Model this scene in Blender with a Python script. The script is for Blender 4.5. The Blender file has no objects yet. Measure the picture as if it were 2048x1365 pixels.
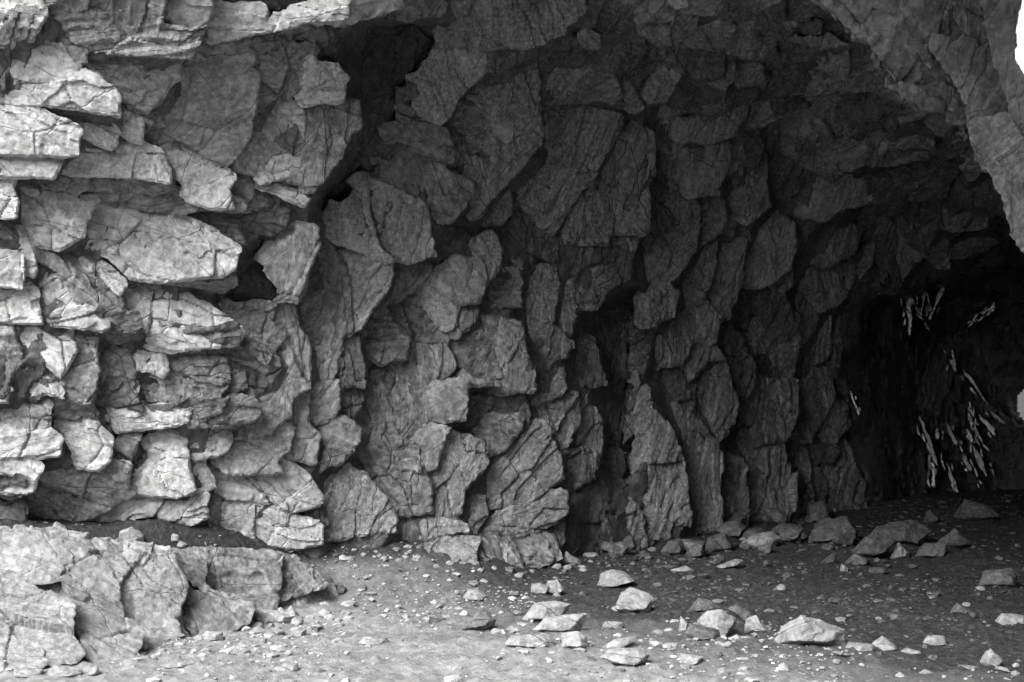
import bpy, math, random
import numpy as np
from mathutils import Vector

# ------------------------------------------------------------------ camera, world, sun, exposure
F = 2844.0            # focal length in reference pixels (2048 wide, 36 mm sensor -> 50 mm)
CX, CY = 1024.0, 722.0
EYE = 1.6
scene = bpy.context.scene
cam_data = bpy.data.cameras.new("camera")
cam = bpy.data.objects.new("camera", cam_data)
scene.collection.objects.link(cam)
cam_data.sensor_width = 36.0
cam_data.lens = 36.0 * F / 2048.0
cam_data.shift_y = (CY - 682.5) / 2048.0
cam_data.clip_start = 0.05
cam_data.clip_end = 3000.0
cam_data.dof.use_dof = True
cam_data.dof.focus_distance = 11.0
cam_data.dof.aperture_fstop = 6.3
cam.location = (0, 0, EYE)
cam.rotation_euler = (math.radians(90), 0, 0)
scene.camera = cam

SUN_AZ = math.radians(214.0)      # compass-like: 0 = +Y, clockwise; 215 = behind the camera, to the left
SUN_EL = math.radians(41.0)
world = bpy.data.worlds.new("World")
scene.world = world
world.use_nodes = True
wn = world.node_tree.nodes
wl = world.node_tree.links
wn.clear()
sky = wn.new("ShaderNodeTexSky")
sky.sky_type = 'NISHITA'
sky.sun_disc = False
sky.sun_elevation = SUN_EL
sky.sun_rotation = SUN_AZ
sky.air_density = 1.6
sky.dust_density = 4.0
bw = wn.new("ShaderNodeRGBToBW")           # the photograph is black and white
bg = wn.new("ShaderNodeBackground")
bg.inputs["Strength"].default_value = 0.07
wo = wn.new("ShaderNodeOutputWorld")
wl.new(sky.outputs[0], bw.inputs[0])
wl.new(bw.outputs[0], bg.inputs[0])
wl.new(bg.outputs[0], wo.inputs[0])

sun_data = bpy.data.lights.new("sun", 'SUN')
sun_data.energy = 1.5
sun_data.angle = math.radians(40.0)
sun_data.color = (1.0, 0.995, 0.985)
sun = bpy.data.objects.new("sun", sun_data)
scene.collection.objects.link(sun)
to_sun = Vector((math.sin(SUN_AZ) * math.cos(SUN_EL), math.cos(SUN_AZ) * math.cos(SUN_EL), math.sin(SUN_EL)))
sun.rotation_euler = to_sun.to_track_quat('Z', 'Y').to_euler()
sun.location = to_sun * 30

scene.view_settings.view_transform = 'Standard'
scene.view_settings.look = 'None'
scene.view_settings.gamma = 1.0
scene.view_settings.exposure = 2.28
scene.render.engine = 'CYCLES'
scene.cycles.max_bounces = 5
scene.cycles.diffuse_bounces = 4
scene.cycles.glossy_bounces = 3
scene.cycles.sample_clamp_indirect = 6.0

# ------------------------------------------------------------------ numpy noise
def _hash(ix, iy, iz, seed):
    h = (ix.astype(np.uint32) * np.uint32(374761393) + iy.astype(np.uint32) * np.uint32(668265263)
         + iz.astype(np.uint32) * np.uint32(2147483647) + np.uint32((seed * 1274126177) & 0xffffffff))
    h = (h ^ (h >> np.uint32(13))) * np.uint32(1274126177)
    h = (h ^ (h >> np.uint32(16))) * np.uint32(2246822519)
    return h ^ (h >> np.uint32(13))

_G = np.array([[1,1,0],[-1,1,0],[1,-1,0],[-1,-1,0],[1,0,1],[-1,0,1],[1,0,-1],[-1,0,-1],
               [0,1,1],[0,-1,1],[0,1,-1],[0,-1,-1],[1,1,0],[-1,1,0],[0,-1,1],[0,-1,-1]], dtype=np.float32)

def perlin(p, seed=0):
    p = np.asarray(p, dtype=np.float32)
    i = np.floor(p).astype(np.int64)
    f = p - i
    i = i.astype(np.int32)
    u = f * f * f * (f * (f * 6 - 15) + 10)
    tot = 0.0
    for dx in (0, 1):
        wx = u[:, 0] if dx else 1 - u[:, 0]
        for dy in (0, 1):
            wy = u[:, 1] if dy else 1 - u[:, 1]
            for dz in (0, 1):
                wz = u[:, 2] if dz else 1 - u[:, 2]
                g = _G[_hash(i[:, 0] + dx, i[:, 1] + dy, i[:, 2] + dz, seed) & np.uint32(15)]
                d = g[:, 0] * (f[:, 0] - dx) + g[:, 1] * (f[:, 1] - dy) + g[:, 2] * (f[:, 2] - dz)
                tot = tot + wx * wy * wz * d
    return tot

def fbm(p, octaves=4, seed=0, gain=0.5, lac=2.03):
    p = np.asarray(p, dtype=np.float32)
    a, s = 1.0, 0.0
    for k in range(octaves):
        s = s + a * perlin(p, seed + 17 * k)
        p = p * lac + 3.7
        a *= gain
    return s

def sstep(a, b, x):
    t = np.clip((x - a) / (b - a), 0, 1)
    return t * t * (3 - 2 * t)

def terrace(f, sharp=0.72):
    k = np.floor(f)
    return k + sstep(sharp, 1.0, f - k)

# ------------------------------------------------------------------ depth of the cave wall: control points (pixel x, y -> metres from the lens)
CTRL = np.array([
    (-250,-250,7.4),(-250,300,7.5),(-250,700,7.7),(-250,1150,7.9),
    (0,0,7.6),(0,300,8.15),(0,700,8.3),(0,1000,8.4),(0,1250,8.5),
    (350,-250,7.9),(350,0,7.9),(350,250,8.7),(350,500,8.9),(350,800,8.95),(350,1060,9.1),
    (650,-250,8.2),(650,40,8.4),(650,220,9.3),(650,500,9.8),(650,800,9.85),(650,1080,9.9),
    (850,60,9.6),(850,300,10.2),(850,600,10.5),(850,1060,10.3),
    (1100,-250,8.3),(1100,40,9.4),(1100,150,10.3),(1100,300,10.9),(1100,700,11.2),(1100,1060,10.8),
    (1300,40,9.5),(1300,200,11.2),(1300,500,12.0),(1300,900,12.4),(1300,1080,12.2),
    (1500,-250,7.8),(1500,40,9.6),(1500,200,11.4),(1500,400,12.6),(1500,800,13.4),(1500,1060,13.2),
    (1700,100,10.0),(1700,250,12.0),(1700,450,13.6),(1700,800,14.8),(1700,1020,14.8),
    (1900,100,9.4),(1900,230,10.8),(1900,350,12.6),(1900,500,14.8),(1900,700,16.6),(1900,1000,16.6),
    (2100,400,12.4),(2100,600,15.4),(2100,800,16.8),(2100,1020,16.6),
    (2350,600,13.0),(2350,800,14.5),(2350,1020,15.0)], dtype=np.float64)

def _tps_k(d2):
    return np.where(d2 > 1e-12, 0.5 * d2 * np.log(d2 + 1e-20), 0.0)

_cp = CTRL[:, :2] / 1000.0
_n = len(CTRL)
_A = np.zeros((_n + 3, _n + 3))
_A[:_n, :_n] = _tps_k(((_cp[:, None] - _cp[None]) ** 2).sum(-1)) + np.eye(_n) * 1e-3
_A[:_n, _n] = 1; _A[:_n, _n + 1:] = _cp
_A[_n, :_n] = 1; _A[_n + 1:, :_n] = _cp.T
_W = np.linalg.solve(_A, np.concatenate([CTRL[:, 2], np.zeros(3)]))

def depth(px, py):
    px = np.asarray(px, dtype=np.float64)
    return _depth(np.maximum(px, -250.0), py) + np.minimum(px + 250.0, 0.0) * .0006

def _depth(px, py):
    q = np.stack([np.ravel(px), np.ravel(py)], -1) / 1000.0
    out = np.empty(len(q))
    for s in range(0, len(q), 40000):
        b = q[s:s + 40000]
        out[s:s + 40000] = _tps_k(((b[:, None] - _cp[None]) ** 2).sum(-1)) @ _W[:_n] + _W[_n] + b @ _W[_n + 1:]
    return out.reshape(np.shape(px))

def slopes(px, py):
    Y = float(depth(px, py))
    a, b = (px - CX) / F, (CY - py) / F
    dx = (float(depth(px + 40, py)) - float(depth(px - 40, py))) / 80
    dy = (float(depth(px, py + 40)) - float(depth(px, py - 40))) / 80
    gx = dx / max(Y / F + a * dx, 1e-4)
    gz = -dy / max(Y / F - b * dy, 1e-4)
    return Y, max(-2.5, min(2.5, gx)), max(-3.0, min(2.5, gz))

# ------------------------------------------------------------------ objects
col = scene.collection

def mesh_object(name, verts, faces, mat, parent=None, smooth=True, grain=None):
    me = bpy.data.meshes.new(name)
    verts = np.asarray(verts, dtype=np.float32)
    tri_or_quads = faces
    me.vertices.add(len(verts))
    me.vertices.foreach_set("co", verts.ravel())
    tot = sum(len(f) * f.shape[1] for f in tri_or_quads)
    me.loops.add(tot)
    me.loops.foreach_set("vertex_index", np.concatenate([f.ravel() for f in tri_or_quads]).astype(np.int32))
    npoly = sum(len(f) for f in tri_or_quads)
    me.polygons.add(npoly)
    sizes = np.concatenate([np.full(len(f), f.shape[1]) for f in tri_or_quads])
    starts = np.concatenate([[0], np.cumsum(sizes)[:-1]])
    me.polygons.foreach_set("loop_start", starts.astype(np.int32))
    me.update(calc_edges=True)
    me.polygons.foreach_set("use_smooth", np.full(npoly, bool(smooth)))
    if grain is not None:
        at = me.attributes.new("grain", 'FLOAT_VECTOR', 'POINT')
        at.data.foreach_set("vector", np.asarray(grain, dtype=np.float32).ravel())
    me.validate(clean_customdata=False)
    if smooth: me.set_sharp_from_angle(angle=math.radians(38))
    me.materials.append(mat)
    o = bpy.data.objects.new(name, me)
    col.objects.link(o)
    if parent is not None:
        o.parent = parent
    return o

def tag(o, label=None, category=None, group=None, kind=None):
    if label: o["label"] = label
    if category: o["category"] = category
    if group: o["group"] = group
    if kind: o["kind"] = kind
    return o

# ------------------------------------------------------------------ materials
def rock_material(name, dark=0.16, mid=0.27, light=0.42, pale=0.0, rough=0.85, bump=.85, wet=0.0, spec=0.3, stain=0.4):
    m = bpy.data.materials.new(name)
    m.use_nodes = True
    nt = m.node_tree; N = nt.nodes; L = nt.links
    N.clear()
    out = N.new("ShaderNodeOutputMaterial")
    bs = N.new("ShaderNodeBsdfPrincipled")
    L.new(bs.outputs[0], out.inputs[0])
    geo = N.new("ShaderNodeNewGeometry")
    att = N.new("ShaderNodeAttribute"); att.attribute_name = "grain"
    oi = N.new("ShaderNodeObjectInfo")

    def noise(vec, scale, detail=6.0, rough_=0.6, dist=0.0):
        n = N.new("ShaderNodeTexNoise")
        n.inputs["Scale"].default_value = scale
        n.inputs["Detail"].default_value = detail
        n.inputs["Roughness"].default_value = rough_
        n.inputs["Distortion"].default_value = dist
        L.new(vec, n.inputs["Vector"])
        return n.outputs["Fac"]

    def ramp(fac, stops):
        r = N.new("ShaderNodeValToRGB")
        e = r.color_ramp.elements
        while len(e) < len(stops): e.new(0.5)
        for el, (p, c) in zip(e, stops):
            el.position = p; el.color = (c, c, c, 1)
        L.new(fac, r.inputs[0])
        return r.outputs[0]

    def math_(op, a, b=None):
        n = N.new("ShaderNodeMath"); n.operation = op
        for k, v in enumerate((a, b)):
            if v is None: continue
            if isinstance(v, (int, float)): n.inputs[k].default_value = v
            else: L.new(v, n.inputs[k])
        return n.outputs[0]

    def mapping(vec, sc):
        n = N.new("ShaderNodeMapping"); n.inputs["Scale"].default_value = sc
        L.new(vec, n.inputs["Vector"])
        return n.outputs[0]

    def mix(fac, a, b):
        n = N.new("ShaderNodeMix"); n.data_type = 'RGBA'
        if isinstance(fac, (int, float)): n.inputs[0].default_value = fac
        else: L.new(fac, n.inputs[0])
        for k, v in ((6, a), (7, b)):
            if isinstance(v, (int, float)): n.inputs[k].default_value = (v, v, v, 1)
            else: L.new(v, n.inputs[k])
        return n.outputs[2]

    vs = N.new("ShaderNodeVectorMath"); vs.operation = 'SCALE'        # every block has its own grain size
    L.new(geo.outputs["Position"], vs.inputs[0])
    L.new(math_('ADD', math_('MULTIPLY', oi.outputs["Random"], .9), .55), vs.inputs["Scale"])
    pos = vs.outputs[0]
    gvec = att.outputs["Vector"]
    streak = noise(mapping(gvec, (2.2, 16.0, 1.0)), 1.0, 8.0, 0.62, 0.35)
    patch = noise(pos, 2.3, 9.0, 0.62, 0.4)
    speck = noise(pos, 26.0, 9.0, 0.75, 0.2)
    base = ramp(math_('ADD', math_('MULTIPLY', patch, 0.55), math_('MULTIPLY', streak, 0.45)),
                [(0.38, dark), (0.5, mid), (0.62, light)])
    base = mix(0.5, base, ramp(speck, [(0.38, dark * 0.4), (0.5, mid), (0.62, light * 1.4)]))
    if pale > 0:
        pm = ramp(noise(mapping(gvec, (1.6, 3.0, 1.0)), 1.5, 9.0, 0.66, 0.8), [(0.55, 0.0), (0.68, 1.0)])
        base = mix(math_('MULTIPLY', pm, pale), base, min(0.8, light * 1.7))
    st = ramp(noise(pos, 1.1, 7.0, 0.65, 0.9), [(0.54, 0.0), (0.66, 1.0)])
    base = mix(math_('MULTIPLY', st, stain), base, dark * 0.55)
    rv = math_('ADD', math_('MULTIPLY', oi.outputs["Random"], 0.34), 0.83)
    mul = N.new("ShaderNodeMix"); mul.data_type = 'RGBA'; mul.blend_type = 'MULTIPLY'; mul.inputs[0].default_value = 1.0
    L.new(base, mul.inputs[6]); L.new(rv, mul.inputs[7])
    L.new(mul.outputs[2], bs.inputs["Base Color"])
    if wet > 0:
        wm = ramp(noise(mapping(pos, (1.4, 1.4, 0.5)), 2.2, 6.0, 0.6, 0.5), [(0.42, 0.0), (0.56, 1.0)])
        L.new(mix(math_('MULTIPLY', wm, wet), rough, 0.16), bs.inputs["Roughness"])
        bs.inputs["Specular IOR Level"].default_value = 1.0
    else:
        bs.inputs["Roughness"].default_value = rough
        bs.inputs["Specular IOR Level"].default_value = spec
    fine = noise(pos, 38.0, 12.0, 0.75)
    med = noise(pos, 9.0, 8.0, 0.65, 0.6)
    gr = noise(mapping(gvec, (4.0, 46.0, 1.0)), 1.0, 8.0, 0.7, 0.3)
    # hairline cracks
    vo = N.new("ShaderNodeTexVoronoi"); vo.feature = 'DISTANCE_TO_EDGE'; vo.inputs["Scale"].default_value = 1.7
    dis = N.new("ShaderNodeVectorMath"); dis.operation = 'MULTIPLY_ADD'
    nz3 = N.new("ShaderNodeTexNoise"); nz3.inputs["Scale"].default_value = 7.0; nz3.inputs["Detail"].default_value = 5.0
    L.new(pos, nz3.inputs["Vector"]); L.new(nz3.outputs["Color"], dis.inputs[0]); dis.inputs[1].default_value = (.10, .10, .10)
    L.new(mapping(gvec, (1.0, 2.2, 1.0)), dis.inputs[2]); L.new(dis.outputs[0], vo.inputs["Vector"])
    crk = ramp(vo.outputs["Distance"], [(0.0, 0.0), (0.012, 1.0)])
    hgt = math_('ADD', math_('ADD', math_('MULTIPLY', fine, 0.5), math_('MULTIPLY', gr, math_('ADD', math_('MULTIPLY', oi.outputs["Random"], .6), .15))), math_('ADD', math_('MULTIPLY', med, .3), math_('MULTIPLY', crk, 0.3)))
    b = N.new("ShaderNodeBump")
    b.inputs["Strength"].default_value = bump
    b.inputs["Distance"].default_value = 0.06
    L.new(hgt, b.inputs["Height"])
    L.new(b.outputs[0], bs.inputs["Normal"])
    return m

M_ROCK = rock_material("grey_schist", 0.09, 0.23, 0.40, pale=0.35, stain=0.45)
M_PALE = rock_material("pale_schist", 0.29, 0.46, 0.63, pale=0.75, stain=0.35, bump=.75)  # paleness partly stands in for stronger daylight on the near wall
M_SMOOTH = rock_material("smooth_schist", 0.12, 0.25, 0.40, pale=0.3, stain=0.4, bump=.5)
M_DARK = rock_material("dark_schist", 0.05, 0.13, 0.24, pale=0.15, stain=0.5)
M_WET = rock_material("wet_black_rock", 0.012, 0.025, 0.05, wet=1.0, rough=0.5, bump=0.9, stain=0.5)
M_CLEFT_SHADE = rock_material("shaded_cleft_rock", 0.05, 0.09, 0.15, stain=0.6)  # dark tone adds painted shade to the deep clefts
M_GLINT = rock_material("wet_mica_rock", 0.015, 0.03, 0.06, wet=1.0, rough=0.26, bump=.3, stain=0.5)
M_GLINT.node_tree.nodes["Principled BSDF"].inputs["IOR"].default_value = 2.5
M_ARCH = rock_material("arch_rock", 0.09, 0.175, 0.28, pale=.2, stain=.4, bump=.6)
M_SHELF = rock_material("shelf_rock", 0.14, 0.22, 0.33, pale=.5, stain=.35, bump=.7)
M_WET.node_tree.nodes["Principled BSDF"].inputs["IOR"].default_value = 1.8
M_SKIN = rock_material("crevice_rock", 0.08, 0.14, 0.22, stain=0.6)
M_STONE = rock_material("loose_stone", 0.2, 0.31, 0.44, pale=0.4, stain=0.25)
MATS = {'n': M_ROCK, 's': M_SMOOTH, 'p': M_PALE, 'd': M_DARK, 'g': M_ROCK, 'w': M_WET, 'r': M_ROCK, 'u': M_DARK}  # undersides take the dark rock, their shade put into the colour
# ------------------------------------------------------------------ rock slabs: outlines of the single plates of the wall
# window: (x0, y0, scale) of the drawing the outline was measured in
WIN = {1: (0, 0, 2.73), 2: (0, 450, 2.73), 3: (0, 900, 2.926), 4: (650, 0, 2.73), 5: (650, 450, 2.73),
       6: (650, 900, 2.926), 7: (1300, 0, 2.73), 8: (1300, 900, 2.738), 9: (1300, 450, 2.73), 0: (0, 0, 1.0),
       10: (1600, 0, 4.55), 11: (1600, 250, 4.55), 12: (1650, 520, 2.844)}

def outline(win, text):
    x0, y0, s = WIN[win]
    v = np.array([[float(t) for t in q.split(',')] for q in text.split()])
    return v / s + np.array([x0, y0])

# each line: window | kind | turn (right+), tilt (up+), push (back+) or - | outline
# kinds: n normal, s smooth, p pale, d dark, g strongly grained, r rough, u underside
SLABS_LEFT = """
1|p|.2 -.1 0|0,230 60,120 30,60 100,20 200,30 255,90 200,180 180,235 90,225 60,260 0,290
1|g|.2 -.6 -.25|200,0 990,0 890,90 860,200 1060,230 1110,200 1050,320 600,300 480,285 380,230 330,160 270,90
1|u|.3 -2.2 -.1|480,290 1050,325 960,345 540,370 470,340
1|p|.3 -.2 -.35|850,205 900,90 990,10 1160,0 1165,60 1140,120 1060,180 1110,200 1040,250 930,200
1|d|.3 -1.2 0|1160,0 1530,0 1525,45 1280,85 1180,70
1|p|.1 -.3 -.45|1130,130 1200,75 1300,85 1450,80 1460,130 1540,140 1640,100 1911,30 1911,105 1700,128 1530,170 1300,210 1150,240
1|n|.2 .1 -.1|350,220 470,290 470,340 430,360 340,230
1|p|.3 .2 0|0,340 110,320 180,265 260,235 340,250 440,370 410,430 200,460 0,490
1|p|.2 .1 -.1|0,485 200,465 410,425 520,450 650,560 650,640 430,600 240,580 0,545
1|u|.3 -1.8 0|0,550 250,585 650,640 660,700 440,650 170,600 0,570
1|p|.1 .2 -.25|0,590 170,620 300,680 435,745 435,850 330,855 0,830
1|u|.3 -1.6 -.2|0,838 330,858 430,855 330,890 290,880 0,868
1|p|.1 0 -.22|0,872 285,882 330,895 300,975 0,965
1|s|.5 -.3 .1|490,375 985,340 985,430 920,480 880,560 800,620 650,540 550,450
1|p|.4 .3 0|440,370 560,460 550,480 420,410
1|p|.2 .1 -.1|430,650 640,740 640,780 610,820 500,780 430,730
1|p|.2 .1 -.12|700,655 775,700 775,790 700,770 650,735
1|n|.5 -.5 .1|700,580 760,640 845,680 830,700 740,650
1|p|.3 .1 -.05|450,800 620,830 650,790 780,820 880,870 940,960 940,990 500,960 350,950 350,930
1|g|.3 -1 -.02|490,980 940,992 960,1040 830,1080 720,1060 450,1052 485,1030
1|n|.2 -.4 0|350,952 480,970 488,1030 420,1060 260,1030 270,1010 340,960
1|p|.3 .15 -.1|870,800 920,780 1285,985 1255,1030 1280,1140 1150,1140 1020,1090 1010,1010 940,930
1|g|.3 -1.2 -.05|430,1062 800,1072 1020,1100 1280,1147 1340,1167 820,1167 640,1130
1|n|.6 0 0|1290,985 1385,1040 1380,1090 1310,1160 1280,1130 1260,1030
1|n|.5 0 .05|1390,1040 1480,1090 1400,1170 1320,1165 1385,1095
1|s|.3 0 .1|1080,240 1350,220 1400,330 1330,400 1410,450 1400,600 1370,740 1310,860 1240,915 1160,880 890,740 900,680 980,560 1040,470 990,440 990,350
1|r|.5 0 0|1350,220 1560,250 1580,370 1540,470 1500,560 1420,620 1370,710 1400,560 1415,450 1320,390
1|s|.5 -.2 .05|1540,490 1560,590 1665,780 1490,850 1440,930 1380,970 1260,940 1300,870 1440,690 1520,560
1|p|.4 .1 -.12|1565,595 1575,520 1665,620 1668,770 1640,700
1|n|.5 .1 -.05|1580,360 1640,400 1640,500 1570,560 1560,480
1|n|.4 -.1 -.1|1620,300 1745,280 1740,330 1700,390 1695,480 1650,490 1640,400 1590,350
1|p|.2 0 -.35|1720,350 1850,370 1905,440 1890,500 1700,480 1705,400
1|p|.2 -.1 -.32|1660,500 1890,510 1880,570 1690,580
1|n|.25 -.05 -.3|1680,590 1980,560 1990,640 1985,700 1920,730 1860,870 1800,960 1720,1050 1640,1000 1480,1000 1500,930 1640,930 1660,860 1530,840 1680,780
1|p|.3 .1 -.2|1510,850 1640,800 1662,938 1480,1000 1450,1000 1480,920
1|p|.3 .5 -.3|1450,1020 1500,1005 1700,1080 1670,1120 1560,1080
1|d|.5 -.2 -.1|1490,1100 1590,1140 1560,1250 1480,1290 1310,1240 1330,1190
1|p|.1 0 -.1|0,990 70,1000 100,1100 90,1190 30,1190 0,1200
1|p|.3 .2 0|110,1010 250,1040 430,1065 400,1130 530,1110 480,1200 460,1290 330,1365 190,1330 130,1200
1|p|.4 .1 .05|530,1110 640,1135 770,1200 700,1280 560,1365 450,1340 490,1220
1|n|.5 -.4 .1|780,1185 900,1190 1120,1220 1140,1270 1060,1240 960,1200
1|r|.4 .1 .05|1150,1200 1300,1220 1340,1330 1290,1330 1200,1280
2|p|.2 .1 -.3|590,170 690,80 770,-30 900,-60 1020,0 1180,70 1305,150 1300,230 1220,280 870,310 720,290 640,220
2|g|.4 -1.3 -.2|860,320 1220,290 1300,240 1300,330 1220,390 1000,350
2|g|1.2 .6 0|180,60 300,140 660,400 740,590 680,570 440,440 320,260 210,190
2|p|.2 .1 0|240,300 330,280 450,420 600,560 560,575 280,550 250,430 230,380
2|u|.2 -1.6 -.05|470,580 750,600 780,650 700,690 560,650
2|p|.3 .3 0|420,150 550,230 690,330 660,380 560,300 440,220
2|p|.2 .1 .05|690,390 820,380 830,480 800,590 750,530 690,450
2|p|.2 .15 -.2|870,330 960,380 1150,480 1270,560 1330,610 1310,650 950,690 820,670 850,560 830,450
2|u|.3 -1.6 -.15|820,682 950,697 1310,655 1250,710 1000,708
2|n|.7 .5 0|1080,400 1130,450 1275,560 1200,520 1020,400
2|p|.1 0 0|0,130 110,200 130,290 120,350 60,330 0,370
2|p|.1 0 0|0,380 60,345 140,360 200,400 230,540 80,540 0,480
2|p|.3 .3 0|110,30 170,60 200,190 190,280 130,260 120,150
2|g|.7 .1 -.1|0,500 60,560 120,700 100,830 40,840 0,890
2|p|.3 .1 0|70,550 300,560 380,600 420,680 330,840 210,710 120,650
2|r|.3 .1 0|380,600 520,640 540,780 530,900 500,980 370,960 330,850 420,700
2|p|.2 .2 0|130,820 260,820 350,950 260,920 140,940
2|p|.2 .1 -.05|740,710 870,710 920,790 900,830 820,800 740,800
2|r|.3 .1 -.05|920,750 1240,720 1260,800 1250,900 1180,980 1040,1030 920,1000 900,880 860,830
2|p|.2 .1 -.05|600,960 740,900 780,1030 740,1060 620,1040
2|p|.2 0 -.15|610,1060 880,1040 1040,1040 1030,1080 900,1110 640,1140
2|u|.3 -1.5 -.1|640,1142 930,1112 1410,1085 1400,1110 950,1160 700,1170
2|n|.3 .1 -.12|1120,1000 1310,980 1400,1010 1420,1070 1390,1100 1040,1108 1050,1060
2|r|.5 0 .1|560,720 700,690 740,800 740,900 600,960 560,860
2|p|.1 .2 -.1|0,900 50,920 40,970 0,1000
2|n|.2 .3 0|90,960 270,1000 270,1100 230,1130 60,1110 30,1060
2|g|.4 -.9 0|290,1000 490,970 540,1080 420,1080 300,1060
2|p|.2 .1 -.05|0,1130 240,1130 330,1200 330,1260 150,1280 0,1250
2|p|.3 .2 -.05|310,1100 520,1110 610,1200 600,1290 540,1340 430,1330 400,1240
2|n|.4 0 0|620,1270 700,1180 760,1180 700,1320 650,1340
2|p|.2 0 -.1|820,1220 960,1160 1010,1200 1050,1365 1060,1480 820,1420 800,1330 840,1300
2|p|.2 0 -.12|1010,1190 1200,1150 1270,1180 1240,1250 1060,1290
2|s|.15 0 -.2|1440,250 1500,140 1640,20 1740,30 1750,120 1690,240 1640,380 1530,360 1480,300
2|n|.3 -.1 -.1|1530,362 1680,342 1630,430 1560,410
2|n|.5 -.1 .15|1250,430 1430,400 1520,420 1490,520 1580,600 1500,690 1350,640 1290,560
2|s|.5 0 0|1520,420 1620,440 1640,560 1700,680 1700,880 1660,860 1640,760 1560,680 1500,520
2|n|.7 0 .1|1640,430 1810,320 1800,560 1790,700 1700,640 1640,540
2|n|.6 0 .05|1800,560 1870,520 1860,700 1840,790 1800,750
2|s|.35 0 .05|1430,950 1520,900 1600,720 1660,860 1700,890 1600,950 1600,1060 1560,1060 1480,1150 1280,1160 1410,1090
2|s|.5 0 0|1700,910 1860,850 1860,1000 1800,1080 1700,1100 1690,1000
2|s|.3 .1 0|1290,1180 1560,1070 1620,1110 1580,1230 1520,1290 1560,1365 1240,1365 1200,1300
2|s|.3 0 -.05|1600,950 1690,910 1690,1090 1760,1150 1720,1310 1590,1260 1590,1240 1620,1110
2|n|.4 .5 -.15|1370,650 1490,710 1470,760 1390,700
2|r|.4 0 .05|1270,770 1340,800 1360,900 1300,920 1200,920 1250,840
2|n|.5 -.2 .05|1360,800 1500,700 1530,780 1470,900 1380,960 1350,900
3|p|.1 0 -.15|0,70 60,50 140,90 240,130 200,240 150,265 0,250
3|u|.2 -1.5 -.1|0,256 150,270 100,300 0,300
3|n|.2 -.8 .15|150,270 250,160 430,150 760,150 760,250 800,290 560,390 400,430 220,410 130,340
3|p|.2 .1 -.15|770,200 880,150 950,160 1000,60 1070,20 1100,60 1150,240 1040,290 800,265
3|p|.3 0 -.1|1110,60 1180,70 1270,220 1150,280 1160,200
3|p|.2 -.3 0|390,420 760,290 1000,320 1210,302 1220,400 1130,450 900,400 640,430 480,420
3|n|.5 0 .1|1225,310 1285,310 1260,490 1220,480 1215,420
3|p|.2 .1 -.05|1290,302 1560,312 1480,420 1490,520 1420,520 1285,490
3|p|.25 .05 -.1|1200,80 1400,50 1650,20 1830,180 1900,280 1880,330 1700,380 1600,310 1330,295 1260,250
3|p|.3 .1 -.08|1490,410 1600,345 1780,420 1890,450 1890,560 1700,580 1500,540
3|n|.2 -.2 0|0,310 50,340 150,380 160,440 60,450 0,420
"""
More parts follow.
